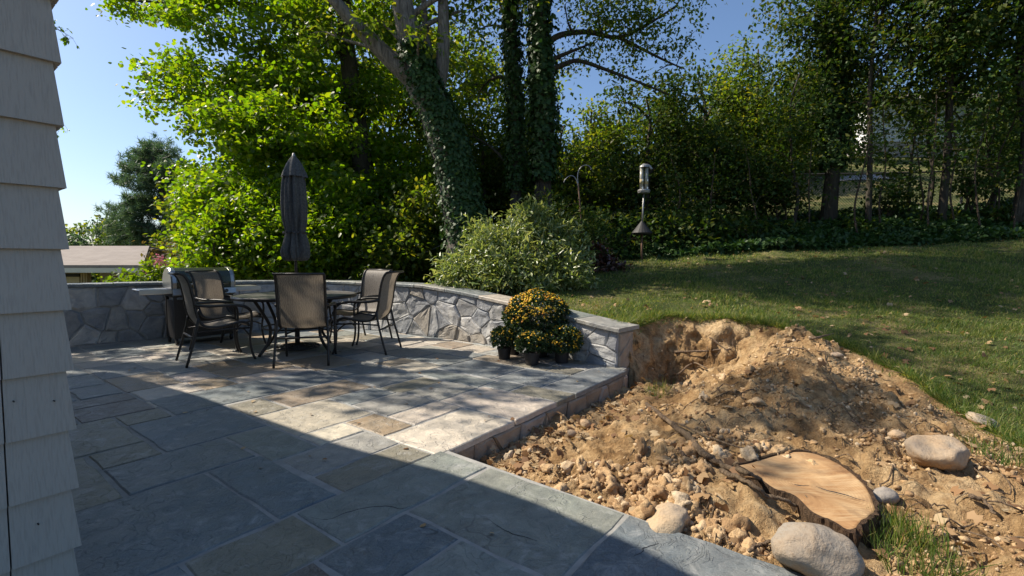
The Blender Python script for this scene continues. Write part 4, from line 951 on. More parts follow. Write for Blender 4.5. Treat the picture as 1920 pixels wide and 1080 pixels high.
# ------------------------------------------------------------------ far left: pine, far trees, neighbour's house
def pine():
    g = np.random.default_rng(61); d = 30; b = W(312, 540, d); gz = tz(b[0], b[1]); t = empty('pine_tree', (b[0], b[1], gz), 'tall blue-green pine behind the brown-roofed house', 'tree'); o = np.array(t.location)
    tp = [np.array((b[0], b[1], gz - .2)) - o, W(314, 440, d) - o, W(308, 380, d) - o, W(296, 320, d) - o, W(284, 282, d) - o]
    trunk_mesh('trunk', tp, [.34, .28, .20, .12, .04], M['bark_dark'], t, 9)
    b_ = MB(); tips = []
    sp = smooth_path(tp, 8)
    ends = [(236, 318), (250, 300), (272, 285), (290, 278), (308, 282), (322, 298), (328, 318), (330, 340), (318, 350), (232, 340), (250, 345), (262, 320), (300, 330), (280, 345), (215, 395), (225, 410), (240, 400), (255, 420), (270, 385), (210, 425), (235, 440), (260, 455), (285, 400), (330, 420), (340, 445), (300, 450), (345, 400), (225, 455), (290, 470), (335, 470), (318, 380), (275, 310), (265, 440), (312, 310), (242, 375), (200, 440)]
    for px, py in ends:
        e = W(px, py, d + g.uniform(-1.6, 1.6)) - o; zz = [abs(p[2] - (e[2] - .5)) for p in sp]; s = sp[int(np.argmin(zz))]
        path = limb(s, e, g, .05, 6); b_.tube(path, [.06 * (1 - .8 * i / 6) for i in range(7)], 5, False)
        for i in (3, 4, 5, 6):
            for _ in range(4 if i < 6 else 6): tips.append(np.array(path[i]) + g.normal(size=3) * np.array([.32, .32, .22]))
    b_.build('branch', M['bark_dark'], t, True); tips = np.array(tips); n = len(tips) * 52
    P = np.repeat(tips, 52, 0) + g.normal(size=(n, 3)) * .10; D = unit(g.normal(size=(n, 3)) + np.array([0, 0, .45]))
    leaves('needles', P, D, g.normal(size=(n, 3)), g.uniform(.26, .46, n), 'needle', M['pine'], t, np.full(n, 3.0))
pine()
for k, (px, d, tp, rw, lf, lab) in enumerate([(150, 38, 415, 1.7, 'elm', 'distant feathery tree next to the shingled corner'), (185, 36, 405, 1.6, 'pine', 'distant round tree left of the pine'), (215, 34, 400, 1.3, 'elm', 'distant tree directly left of the pine'), (345, 28, 350, 1.4, 'elm', 'distant tree directly right of the pine'), (375, 20, 395, 1.2, 'pale_dry', 'brownish dry tree between the pine and the maple'), (250, 44, 430, 2.4, 'pine', 'distant dark tree behind the brown roof'), (110, 40, 430, 1.8, 'elm', 'distant tree half hidden by the shingled corner'), (395, 15, 420, 1.0, 'elm', 'small tree behind the grill')]):
    wood_tree('distant_tree', lab, px, d, tp, rw, 140 + k, per=3.0, lpc=18, size=.30 if d > 25 else .17, spread=.32, low=.08, n=8, leaf=lf, group='distant trees at left', nsub=40)
g = np.random.default_rng(44)
bl = [(np.array([x + g.uniform(-2, 2), 90 + g.uniform(-6, 10), tz(x, 90) + g.uniform(1, 3.0)]), g.uniform(2.0, 3.2)) for x in np.arange(-110, 70, 3.2)]
C, O = crown_points(bl, .5, .6, 10, g, .2)
fw = crown_leaves('far_woods', C, O, 10, .7, .8, 'rhomb', M['elm'], None, g); tag(fw, 'far line of trees along the horizon', 'woods', None, 'stuff')

def neighbour_house():
    d = 21.0; rx = W(280, 461, d)[0]; x0 = -27.5; zr = W(200, 461, d)[2]; ye = 18.4; ze = W(200, 497, ye)[2]; gz = -1.9
    h = empty('neighbour_house', ((x0 + rx) / 2, d, gz), 'low cream house with brown shingle roof beyond the wall', 'house'); o = np.array(h.location)
    def A(x, y, z): return (x - o[0], y - o[1], z - o[2])
    rr = W(280, 461, d)[0]; re = W(268, 497, ye)[0]; yb = 2 * d - ye
    V = [A(x0, ye, ze), A(re, ye, ze), A(rr, d, zr), A(x0, d, zr), A(re, yb, ze), A(x0, yb, ze)]
    V += [(v[0], v[1], v[2] - .10) for v in V]
    mk('roof', V, [(0, 1, 2, 3), (3, 2, 4, 5), (6, 9, 8, 7), (9, 11, 10, 8), (0, 6, 7, 1), (1, 7, 8, 2), (2, 8, 10, 4), (5, 4, 10, 11), (0, 3, 9, 6), (3, 5, 11, 9)], M['roof'], h)
    gx = rr - .25
    mk('gable', [A(gx, ye + .3, ze - .12), A(gx, yb - .3, ze - .12), A(gx, d, zr - .2), A(gx, ye + .5, gz), A(gx, yb - .5, gz)], [(0, 1, 2), (3, 4, 1, 0)], M['cream'], h)
    MB().box(A((x0 + re) / 2, ye + .02, ze - .20), (re - x0, .10, .18)).build('gutter', M['trim'], h)
    wx0 = W(100, 520, ye + 1)[0] - 9; wx1 = W(163, 520, ye + 1)[0]
    MB().box(A((wx0 + wx1) / 2, ye + 1.1, (gz + ze) / 2 - .1), (wx1 - wx0, .2, ze - gz)).build('wall', M['cream'], h)
    for px in (148, 153, 158): MB().box(A(W(px, 520, ye + .96)[0], ye + .97, (gz + ze) / 2 - .1), (.04, .05, ze - gz - .2)).build('batten', M['cream'], h)
    dx = W(128, 525, ye + .9)[0]
    dr = MB().box(A(dx, ye + .95, gz + 1.05), (.95, .08, 2.1)).build('door', M['trim'], h)
    MB().tube([A(dx - .1, ye + .90, gz + 1.55), A(dx - .1, ye + .87, gz + 1.55)], .42, 20).build('oval_glass', M['dark_glass'], dr)
    MB().box(A(dx, ye + .93, ze - .42), (.85, .06, .12)).build('vent', M['iron'], h)
    MB().box(A(wx1 + 2.2, ye + 3.0, (gz + ze) / 2), (4.6, .2, ze - gz)).build('back_wall', M['brick_dark'], h)
    for px in (229, 258, 265): MB().box(A(W(px, 520, ye + .2)[0], ye + .15, (gz + ze) / 2 - .1), (.13, .13, ze - gz - .1)).build('post', M['trim'], h)
neighbour_house()

def white_house():
    d = 29.0; p = W(1636, 265, d); x0 = p[0]; z0 = p[2]; wid = 10.5; hh = W(1636, 195, d)[2] - z0
    h = empty('white_house', (x0 + wid / 2, d + 3, z0), 'white clapboard house uphill behind the trees at right', 'house'); o = np.array(h.location)
    def A(x, y, z): return (x - o[0], y - o[1], z - o[2])
    MB().box(A(x0 + wid / 2, d + 3.1, z0 + hh / 2), (wid, 6, hh)).build('wall', M['white_paint'], h)
    MB().box(A(x0 + wid / 2, d + 3.15, z0 - 1.4), (wid - .1, 6, 2.8)).build('foundation', M['concrete'], h)
    n = int(hh / .2)
    for i in range(n):
        zb = z0 + i * hh / n
        V = [A(x0 - .03, d + .06, zb), A(x0 + wid, d + .06, zb), A(x0 + wid, d + .10, zb + hh / n), A(x0 - .03, d + .10, zb + hh / n), A(x0 - .03, d + .12, zb), A(x0 + wid, d + .12, zb), A(x0 + wid, d + .12, zb + hh / n), A(x0 - .03, d + .12, zb + hh / n)]
        mk('clapboard', V, [(0, 1, 2, 3), (4, 7, 6, 5), (0, 4, 5, 1), (3, 2, 6, 7), (0, 3, 7, 4), (1, 5, 6, 2)], M['white_paint'], h)
    zt = z0 + hh
    V = [A(x0 - .6, d - .6, zt), A(x0 + wid + .6, d - .6, zt), A(x0 + wid + .6, d + 3, zt + 1.5), A(x0 - .6, d + 3, zt + 1.5), A(x0 - .6, d + 6.6, zt), A(x0 + wid + .6, d + 6.6, zt)]
    V += [(v[0], v[1], v[2] + .15) for v in V]
    mk('roof', V, [(3, 2, 1, 0), (5, 2, 3, 4), (6, 7, 8, 9), (9, 8, 11, 10), (0, 1, 7, 6), (4, 10, 11, 5), (0, 6, 9, 3), (3, 9, 10, 4), (1, 2, 8, 7), (2, 5, 11, 8)], M['roof'], h)
    for wx in (3.0, 6.2):
        wf = MB().box(A(x0 + wx, d + .02, z0 + hh * .55), (1.3, .08, 1.2)).build('window', M['trim'], h)
        MB().box(A(x0 + wx, d - .03, z0 + hh * .55), (1.12, .02, 1.02)).build('pane', M['dark_glass'], wf)
white_house()

# ================================================================== CHAIN LINK FENCE
def fence():
    pts = [(-1.0, 18.6), (3.3, 17.4), (7.2, 16.0), (11.2, 15.2), (15.4, 14.5), (19.0, 14.0)]
    path = np.array(smooth_path([(x, y, 0) for x, y in pts], 5))[:, :2]; zb = np.array([tz(x, y) for x, y in path]); H = 1.2
    f = empty('chain_link_fence', (path[0][0], path[0][1], zb[0]), 'old chain link fence running uphill through the woods', 'fence'); o = np.array(f.location)
    P = np.column_stack([path, zb]) - o
    MB().tube([p + np.array([0, 0, H]) for p in P], .028, 7).build('top_rail', M['wire'], f)
    for i in range(0, len(P), 3): MB().tube([P[i] + np.array([0, .03, -.2]), P[i] + np.array([0, .03, H + .04])], .034, 7).build('post', M['wire'], f)
    s = np.concatenate([[0], np.cumsum(np.linalg.norm(np.diff(path, axis=0), axis=1))]); Ln = s[-1]
    def at(q, h): return np.array([np.interp(q, s, P[:, 0]), np.interp(q, s, P[:, 1]), np.interp(q, s, P[:, 2]) + h])
    b = MB()
    q = -H
    while q < Ln:
        for sg in (0, 1):
            a0, a1 = q, q + H; h0, h1 = (0, H) if sg == 0 else (H, 0)
            if a0 < 0 or a1 > Ln: continue
            b.tube([at(a0, h0), at((a0 + a1) / 2, H / 2), at(a1, h1)], .0045, 3, False)
        q += .085
    b.build('wire_mesh', M['wire'], f)
fence()
pth = np.array([T(1560, 338), T(1640, 326), T(1720, 316)])
def path_strip():
    a = W(1555, 340, 21); b_ = W(1670, 325, 21); V = []; F = []
    for i in range(13):
        x = a[0] + (b_[0] - a[0]) * i / 12
        for yy in (20.6, 21.8): V.append((x, yy, tz(x, yy) + .03))
    for i in range(12): F.append((2 * i, 2 * i + 2, 2 * i + 3, 2 * i + 1))
    o = mk('path', V, F, M['concrete']); o['kind'] = 'structure'
path_strip()

# ================================================================== GROUND COVER
g = np.random.default_rng(71)
n = 42000
d = g.uniform(10.2, 15.0, n) ** 1.0; px = g.uniform(1040, 2000, n); X = (px - 960) / FPX * d; Y = d
k = Y > 10.15 + .25 * fbm(X * .8, np.zeros(n), 0, 3) - .02 * X
X, Y = X[k], Y[k]; n = len(X)
bulge = .06 + .18 * np.clip(fbm(X * .9, Y * .9, 3, 3) + .3, 0, 1)
P = np.stack([X, Y, terr(X, Y) + g.uniform(0, 1, n) ** .5 * bulge], 1)
o = leaves('ivy_ground_cover', P, unit(g.normal(size=(n, 3)) + np.array([0, -.6, -.2])), unit(g.normal(size=(n, 3)) * .45 + np.array([0, -.25, 1.0])), g.uniform(.08, .14, n), 'oval', M['ivy'])
tag(o, 'dark ivy carpeting the bank between lawn and fence', 'ivy', None, 'stuff')

def scatter_lawn(n, g):
    """random lawn points, thinning with distance"""
    d = 2.2 * (11.2 / 2.2) ** (g.uniform(size=n)); px = g.uniform(960, 2150, n); X = (px - 960) / FPX * d + g.normal(size=n) * .02
    ins = in_poly(X, d, DIRTPOLY); dist = poly_dist(X, d, LEDGE) * np.where(ins, 1, -1)
    ok = (dist < .04 + .10 * g.normal(size=n) * .6) & ~in_poly(X, d, PATIO) & (poly_dist(X, d, WALLC) > .38) & (d < 10.6)
    # the trodden strip at the front right is sparse
    ok &= (fbm(X * 1.7, d * 1.7, 1, 3) > -.75) | (g.uniform(size=n) < .35)
    return X[ok], d[ok]
X, Y = scatter_lawn(205000, g); n = len(X)
Z = terr(X, Y); tall = .75 + .5 * fbm(X * 1.4, Y * 1.4, 7, 3)
lenb = np.clip(.058 * tall * g.uniform(.5, 1.4, n), .018, .13) * np.where(Y < 4.2, 1.15, 1)
D = unit(g.normal(size=(n, 3)) * .55 + np.array([.1, -.1, 1.0])); N = g.normal(size=(n, 3)); N[:, 2] *= .2
o = leaves('lawn_grass', np.stack([X, Y, Z - .004], 1), D, N, lenb, 'blade', M['grass'], None, np.clip(.0045 * np.maximum(1, Y / 3.5) / lenb, .02, .4))
tag(o, 'patchy shaded lawn grass sloping up to the woods', 'grass', None, 'stuff')
g2 = np.random.default_rng(72); LE = np.array(LEDGE[:38]); n = 7000; i_ = g2.integers(0, len(LE) - 1, n); f_ = g2.uniform(size=n)[:, None]
q_ = LE[i_] * (1 - f_) + LE[i_ + 1] * f_; tn = unit(np.column_stack([LE[i_ + 1] - LE[i_], np.zeros(n)])); nn_ = np.stack([tn[:, 1], -tn[:, 0], np.zeros(n)], 1)
off_ = (g2.uniform(size=n) ** 1.5) * -.14 + .03; XY = q_ - nn_[:, :2] * -off_[:, None]
L_ = g2.uniform(.04, .12, n)
o = leaves('bank_grass', np.column_stack([XY, terr(XY[:, 0], XY[:, 1]) + .003]), unit(nn_ * .45 * g2.uniform(-.2, 1.6, (n, 1)) + g2.normal(size=(n, 3)) * .35 + np.array([0, 0, .55])), np.column_stack([g2.normal(size=(n, 2)), np.zeros(n)]), L_, 'blade', M['grass'], None, .006 / L_)
tag(o, 'ragged grass fringe hanging over the cut edge of the lawn', 'grass', None, 'stuff')
def tuft(px, py, n, r, h, label, seed):
    g = np.random.default_rng(seed); c = T(px, py); rr = r * np.sqrt(g.uniform(size=n)); a = g.uniform(0, 6.283, n)
    X = c[0] + rr * np.cos(a); Y = c[1] + rr * np.sin(a); Z = terr(X, Y)
    D = unit(np.stack([np.cos(a) * .5 * rr / r, np.sin(a) * .5 * rr / r, np.ones(n)], 1) + g.normal(size=(n, 3)) * .28); N = np.stack([-np.cos(a), -np.sin(a), np.zeros(n)], 1) + g.normal(size=(n, 3)) * .3
    L_ = h * g.uniform(.5, 1.2, n)
    o = leaves('grass_tuft', np.stack([X, Y, Z - .005], 1) - c, D, N, L_, 'blade', M['grass'], None, .005 / L_)
    o.location = tuple(c); tag(o, label, 'grass', None, 'stuff')
tuft(1725, 1062, 270, .17, .14, 'grass tuft beside the stump at the bottom', 1)
tuft(1690, 1000, 160, .10, .10, 'small grass tuft right of the stump', 2)
tuft(1235, 737, 160, .14, .10, 'grass tuft at the left foot of the dirt mound', 3)
tuft(1880, 850, 260, .20, .10, 'grass tuft behind the round boulder at right', 4)

# ================================================================== DIRT DETAIL
def ico(sub=1):
    import bmesh
    bm = bmesh.new(); bmesh.ops.create_icosphere(bm, subdivisions=sub, radius=1.0); bm.verts.ensure_lookup_table()
    V = np.array([v.co[:] for v in bm.verts]); F = np.array([[v.index for v in f.verts] for f in bm.faces]); bm.free(); return V, F
def clods(n, g, sub, s0, s1, front):
    IV, IF = ico(sub)
    px = g.uniform(850, 1960, n); dd = 1.6 * (5.8 / 1.6) ** g.uniform(size=n); X = (px - 960) / FPX * dd; Y = dd
    a, b = toab(X, Y)
    ok = in_poly(X, Y, DIRTPOLY) & (b < -.03) & (a > .0) & (poly_dist(X, Y, LEDGE) > .06)
    near = np.exp(-((X - 1.0) ** 2 + (Y - 2.45) ** 2) / .30)
    patch = fbm(X * 2.2, Y * 2.2, 9, 3) + .9 * near + .35 * np.exp(-((X - 2.4) ** 2 + (Y - 4) ** 2) / .8)
    ok &= ((X - 1.33) ** 2 + (Y - 2.2) ** 2) > .42 ** 2
    ok &= (patch > g.uniform(-.3, .9, n)) & (g.uniform(size=n) < (near + .05 if front else 1))
    X, Y = X[ok], Y[ok]; n = len(X)
    S = s0 + (s1 - s0) * g.uniform(size=n) ** 2.6
    q = IV[None] * 1.6 + g.uniform(0, 99, (n, 1, 3)); lump = fbm(q[..., 0], q[..., 1], q[..., 2], 2)
    Vs = IV[None] * (1 + .70 * lump[..., None] + .10 * g.normal(size=(n, len(IV), 1)))
    Vs = Vs * S[:, None, None] * g.uniform(.6, 1.35, (n, 1, 3))
    P = np.stack([X, Y, terr(X, Y) + S * .2], 1); V = P[:, None] + Vs
    F = IF[None] + (np.arange(n) * len(IV))[:, None, None]
    return V.reshape(-1, 3), F.reshape(-1, 3)
m_, nt_, b_ = newmat('dirt_clod')
gg = nd(nt_, 'ShaderNodeNewGeometry'); cc = ramp(nt_, gg.outputs['Random Per Island'], [(0, (.28, .165, .078)), (.4, (.46, .30, .15)), (.8, (.57, .40, .22)), (1, (.66, .53, .36))])
vv = coords(nt_, 'World'); L(nt_, mixc(nt_, ramp(nt_, noise(nt_, 60, 6, .7, vv), [(.35, (.5, .5, .5)), (.55, (0, 0, 0))]), cc, (.25, .145, .07)), b_.inputs['Base Color']); b_.inputs['Roughness'].default_value = .95
bump(nt_, b_, noise(nt_, 130, 5, .7, vv), .8, .012); M['clod'] = m_
V, F = clods(30000, np.random.default_rng(3), 1, .003, .015, False); V2, F2 = clods(9000, np.random.default_rng(4), 3, .012, .042, True)
o = mknp('dirt_clods', np.vstack([V, V2]), np.vstack([F, F2 + len(V)]), M['clod'], None, False); tag(o, 'loose crumbs and clods of tan soil over the dug ground', 'soil', None, 'stuff')

def litter(n, g):
    px = g.uniform(880, 2050, n); d = 1.7 * (10.5 / 1.7) ** g.uniform(size=n); X = (px - 960) / FPX * d; Y = d; a, b = toab(X, Y)
    ins = in_poly(X, Y, DIRTPOLY)
    w_ = np.where(ins, .10 + 1.6 * np.exp(-((b + .20) / .20) ** 2) * (a > 0) * (a < 2.9), .14)
    ok = (g.uniform(size=n) < w_) & ~in_poly(X, Y, PATIO) & ((b < -.05) | (a > 2.9)) & (a > .02); X, Y = X[ok], Y[ok]; n = len(X)
    S = g.uniform(.025, .075, n); Z = terr(X, Y) + .008 + .02 * g.uniform(size=n)
    return np.stack([X, Y, Z], 1), S
P, S = litter(9000, g); n = len(P)
o = leaves('leaf_litter', P, unit(g.normal(size=(n, 3)) * np.array([1, 1, .35])), unit(g.normal(size=(n, 3)) * .45 + np.array([0, 0, 1])), S, 'maple', M['litter'])
tag(o, 'scattered dry brown leaves over dirt and lawn', 'leaves', None, 'stuff')

def boulder(px0, px1, ptop, pbot, label, color, seed, zr=.7, group='boulders in the dug ground', name='boulder', dep=.8, sub=4, rot=0.0, tilt=0.0, sink=.2):
    c = T((px0 + px1) / 2, pbot - (pbot - ptop) * .12); d = c[1]; wd = .90 * (px1 - px0) / FPX * d
    V, F = ico(sub); g = np.random.default_rng(seed); off = g.uniform(0, 50, 3)
    nn = fbm(V[:, 0] * .9 + off[0], V[:, 1] * .9 + off[1], V[:, 2] * .9 + off[2], 3); n2 = fbm(V[:, 0] * 3 + off[0], V[:, 1] * 3 + off[1], V[:, 2] * 3, 3)
    V = np.sign(V) * np.abs(V) ** .92; V[:, 2] += .18 * V[:, 0] * g.uniform(-1, 1); V = V * (1 - .16 * np.clip(V @ unit(g.normal(size=(1, 3)))[0] - .35, 0, 1))[:, None]
    for _ in range(7):
        pn = unit(g.normal(size=(1, 3)))[0]; pd = g.uniform(.72, .92); ex = np.clip(V @ pn - pd, 0, 1); V = V - (ex * .85)[:, None] * pn
    V = V * (1 + .16 * nn + .05 * n2)[:, None] * np.array([wd / 2, wd / 2 * dep, wd / 2 * zr])
    o = mknp(name, V, F, M['boulder'], None, True); o.location = (c[0], c[1] + wd / 2 * dep * .5, c[2] + wd / 2 * zr * (1 - 2 * sink)); o.rotation_euler = (0, tilt, rot); o.color = (*color, 1)
    tag(o, label, 'rock', group); return o
boulder(1203, 1312, 944, 1020, 'smooth tan boulder against the patio edge', (.40, .32, .22), 1, .62, rot=.3)
boulder(1460, 1634, 968, 1110, 'largest grey-brown boulder in front of the stump', (.27, .24, .20), 2, .66, rot=-.2)
boulder(1714, 1834, 810, 888, 'rounded tan boulder right of the stump', (.38, .30, .21), 3, .62, rot=.4, tilt=.12)
boulder(1822, 1880, 762, 805, 'flat grey rock at the lawn edge on the right', (.30, .27, .22), 4, .45, rot=-.5, tilt=.3)
boulder(1636, 1690, 912, 950, 'small rough grey rock touching the right side of the stump', (.30, .27, .24), 5, .7, sub=3)
boulder(1084, 1112, 781, 806, 'fist-sized round brown stone near the patio riser', (.40, .31, .21), 6, .85, sub=3)
boulder(1062, 1083, 804, 826, 'smaller brown stone nearest the patio riser', (.38, .28, .18), 7, .85, sub=3)
boulder(1668, 1702, 802, 825, 'half buried tan stone left of the rounded boulder', (.46, .35, .23), 8, .6, sub=3)
boulder(1255, 1280, 925, 958, 'pale angular stone among clods behind the tan boulder', (.58, .46, .32), 9, .9, sub=2)
boulder(1555, 1585, 655, 672, 'small flat pale stone at the back of the mound', (.48, .38, .27), 10, .4, sub=3)
boulder(1120, 1132, 925, 940, 'thumb-sized pale pebble near the patio corner', (.6, .52, .4), 12, .8, sub=2)

# ------------------------------------------------------------------ stump
def stump():
    zt = .07; out = [(735, 420), (850, 380), (950, 362), (1050, 350), (1180, 355), (1310, 405), (1430, 480), (1520, 560), (1562, 680), (1530, 735), (1480, 775), (1410, 815), (1300, 760), (1190, 715), (1090, 630), (1020, 598), (950, 575), (850, 500)]
    P = np.array([G(1150 + x * .3148, 740 + y * .3148, zt) for x, y in out]); c = P.mean(0)
    ring = np.array(smooth_path(list(P) + [P[0]], 5))[:-1]; n = len(ring)
    g = np.random.default_rng(8)
    s = empty('tree_stump', (c[0], c[1], -.1), 'freshly cut tree stump with pale sawn top in the dirt', 'stump'); o = np.array(s.location)
    V = []; F = []
    tilt = lambda q: .012 * math.sin(q[0] * 9 + q[1] * 7)
    for f in (1.0, .96, .75, .5, .25):
        for q in ring: r = c + (q - c) * f; V.append((r[0] - o[0], r[1] - o[1], zt + tilt(r) - o[2] + (0 if f < 1 else -.004)))
    V.append((c[0] - o[0], c[1] - o[1], zt - o[2]))
    for l in range(4):
        for i in range(n): i2 = (i + 1) % n; F.append((l * n + i, l * n + i2, (l + 1) * n + i2, (l + 1) * n + i))
    for i in range(n): F.append((4 * n + i, 4 * n + (i + 1) % n, 5 * n))
    mk('sawn_face', V, F, M['cut'], s)
    V = []; F = []; lv = [(-.012, .985), (.006, .995), (.004, 1.045), (-.02, 1.06), (-.05, 1.05), (-.12, 1.07), (-.2, 1.16), (-.32, 1.3)]
    for dz, f in lv:
        for i, q in enumerate(ring):
            rdg = 1 + (.020 * math.sin(i * 2.7) + .016 * g.normal()) * (f > 1.01) + .006 * g.normal() * (f > .99) + .05 * math.sin(i * .42 + 1) * max(0, f - 1.05) * 6
            r = c + (q - c) * f * rdg; V.append((r[0] - o[0], r[1] - o[1], zt + dz - o[2] + (tilt(q) if dz > -.03 else 0)))
    for l in range(len(lv) - 1):
        for i in range(n): i2 = (i + 1) % n; F.append((l * n + i2, l * n + i, (l + 1) * n + i, (l + 1) * n + i2))
    mk('bark', V, F, M['stump_bark'], s)
    for k in range(6):
        e = ring[int(g.integers(0, n))]; pts = [c + (e - c) * f + np.array([g.normal() * .006, g.normal() * .006, .0015]) - o for f in np.linspace(g.uniform(.02, .2), g.uniform(.45, .9), 6)]
        MB().tube(pts, [.0006, .0022, .0026, .002, .0014, .0006], 4).build('drying_crack', M['crack'], s)
stump()

# ------------------------------------------------------------------ dead roots and sticks lying on the dirt
def stick(pts, r0, r1, label, seed, lift=.02):
    g = np.random.default_rng(seed); P = [T(px, py, lift) for px, py in pts]; c = P[0].copy()
    sp = smooth_path(P, 5); n = len(sp); b = MB()
    b.tube([np.array(q) - c + g.normal(size=3) * r0 * .25 for q in sp], [(r0 + (r1 - r0) * i / (n - 1)) * g.uniform(.85, 1.15) for i in range(n)], 7)
    o = b.build('dead_root', M['dead'], None, True); o.location = tuple(c); tag(o, label, 'root', 'dead roots and sticks on the dirt'); return o
stick([(1212, 768), (1250, 798), (1285, 828), (1312, 862)], .016, .020, 'thick dead root leading down from the mound towards the stump', 1, .04)
stick([(1290, 830), (1318, 868), (1350, 885)], .024, .014, 'broad peeled root fragment beside the thick root', 2, .05)
stick([(1322, 872), (1362, 890), (1400, 905), (1432, 918)], .016, .010, 'upper smooth grey root ending at the stump', 3, .04)
stick([(1352, 900), (1400, 928), (1440, 948), (1470, 955), (1492, 968)], .013, .007, 'long snaking root between stump and big boulder', 4, .04)
stick([(1268, 805), (1320, 828), (1380, 850), (1420, 858)], .007, .004, 'thin dark stick running to the far side of the stump', 5, .04)
stick([(1275, 858), (1290, 880), (1302, 898)], .012, .008, 'short dark splinter between the clods and roots', 6, .03)
stick([(1222, 909), (1245, 904), (1270, 899)], .006, .005, 'straight reddish twig on the clods', 7, .03)
stick([(1405, 1052), (1425, 1040), (1445, 1028)], .009, .006, 'short reddish stick left of the largest boulder', 8, .03)
stick([(1265, 668), (1320, 668), (1370, 664)], .016, .009, 'horizontal root sticking out of the cut bank', 9, .04)
stick([(1330, 640), (1350, 655), (1365, 672)], .010, .006, 'slanting root in the cut bank above the horizontal one', 10, .05)
stick([(1270, 712), (1300, 690), (1325, 700)], .013, .009, 'pale looped root at the foot of the bank', 11, .05)
stick([(1518, 645), (1540, 640), (1562, 632)], .013, .006, 'splintered wood shard on top of the mound', 12, .04)
stick([(1595, 795), (1620, 812), (1640, 826)], .008, .006, 'dark stick on the right slope of the mound', 13, .03)
stick([(1540, 712), (1562, 725), (1570, 745)], .005, .004, 'thin curved rootlet on the right slope of the mound', 14, .03)
stick([(1465, 658), (1492, 660), (1510, 664)], .007, .005, 'short brown stick near the mound top', 15, .03)
stick([(1820, 948), (1845, 962), (1865, 978)], .010, .006, 'flat wood chip at the lower right', 16, .03)

gf = np.random.default_rng(55); rb = MB(); cnt = 0
while cnt < 150:
    px_, py_ = gf.uniform(1180, 1900), gf.uniform(620, 1060); q0 = T(px_, py_, 0, 7, 300)
    if not bool(in_poly(np.array([q0[0]]), np.array([q0[1]]), DIRTPOLY)[0]) or (q0[0] - 1.33) ** 2 + (q0[1] - 2.2) ** 2 < .2: continue
    cnt += 1; an = gf.uniform(0, 6.283); ln = gf.uniform(.05, .24); pts = []
    for i in range(5):
        an += gf.normal() * .35; x_ = q0[0] + math.cos(an) * ln * i / 4; y_ = q0[1] + math.sin(an) * ln * i / 4; pts.append((x_, y_, tz(x_, y_) + .008 + .02 * math.sin(i)))
    rb.tube(smooth_path(pts, 2), gf.uniform(.0015, .0045), 4, False)
o = rb.build('root_fibres', M['dead'], None, True); tag(o, 'thin torn root fibres strewn over the dug soil', 'roots', None, 'stuff')
n = 46; Pp = []
while len(Pp) < n:
    q = AB(g.uniform(-.9, 2.4), g.uniform(-1.2, 4.2))
    if (q[0] > -4.2) and bool(in_poly(np.array([q[0]]), np.array([q[1]]), PATIO)[0]): Pp.append((q[0], q[1], .008))
o = leaves('stray_leaves', np.array(Pp), unit(g.normal(size=(n, 3)) * np.array([1, 1, .1])), unit(g.normal(size=(n, 3)) * .25 + np.array([0, 0, 1])), g.uniform(.015, .04, n), 'lobed', M['litter'])
tag(o, 'few small dry leaves lying on the patio', 'leaves', None, 'stuff')

# ================================================================== PATIO FURNITURE
def make_chair():
    t = empty('patio_chair', (0, 0, 0))
    prof = smooth_path([(0, -.425, 1.005), (0, -.37, .985), (0, -.325, .90), (0, -.295, .76), (0, -.275, .62), (0, -.245, .50), (0, -.19, .425), (0, -.08, .405), (0, .06, .425), (0, .17, .44), (0, .235, .415), (0, .25, .385)], 4)
    prof = [(p[1], p[2]) for p in prof]; HW = .245
    for sx in (-1, 1): MB().tube([(sx * HW, y, z) for y, z in prof], .015, 8, True, 1.0).build('side_rail', M['frame'], t, True)
    def sling(name, i0, i1):
        V = []; F = []; K = 8
        for y, z in prof[i0:i1]:
            for k in range(K + 1):
                u = k / K * 2 - 1; sag = .022 * (1 - u * u); V.append((u * (HW - .008), y - (sag if z > .5 else 0), z - (sag if z <= .5 else 0)))
        n = i1 - i0
        for i in range(n - 1):
            for k in range(K): F.append((i * (K + 1) + k, i * (K + 1) + k + 1, (i + 1) * (K + 1) + k + 1, (i + 1) * (K + 1) + k))
        return mk(name, V, F, M['sling'], t, True)
    sling('backrest', 1, 24); sling('seat', 23, 43)
    for sx in (-1, 1):
        MB().tube(smooth_path([(sx * .25, -.25, .52), (sx * .262, -.275, .38), (sx * .27, -.32, .20), (sx * .275, -.375, 0)], 3), .0135, 8).build('leg', M['frame'], t, True)
        MB().tube(smooth_path([(sx * .275, .20, .615), (sx * .285, .262, .56), (sx * .28, .268, .42), (sx * .272, .25, .25), (sx * .275, .265, .10), (sx * .278, .30, 0)], 4), .0135, 8).build('leg', M['frame'], t, True)
        MB().tube(smooth_path([(sx * .252, -.29, .665), (sx * .272, -.16, .645), (sx * .285, 0, .645), (sx * .287, .12, .640), (sx * .285, .21, .615), (sx * .282, .255, .575)], 4), .0165, 8, True, 1.35).build('armrest', M['frame'], t, True)
        MB().tube([(sx * .262, -.28, .36), (sx * .272, 0, .375), (sx * .275, .262, .37)], .010, 6).build('side_brace', M['frame'], t, True)
    MB().tube([(-.25, -.425, 1.003), (.25, -.425, 1.003)], .013, 8).build('top_bar', M['frame'], t, True)
    MB().tube([(-.266, -.295, .305), (.266, -.295, .305)], .011, 8).build('stretcher', M['frame'], t, True)
    MB().tube(smooth_path([(-.274, .252, .27), (-.1, .24, .33), (.1, .24, .33), (.274, .252, .27)], 4), .009, 8).build('stretcher', M['frame'], t, True)
    return t
chair0 = make_chair()
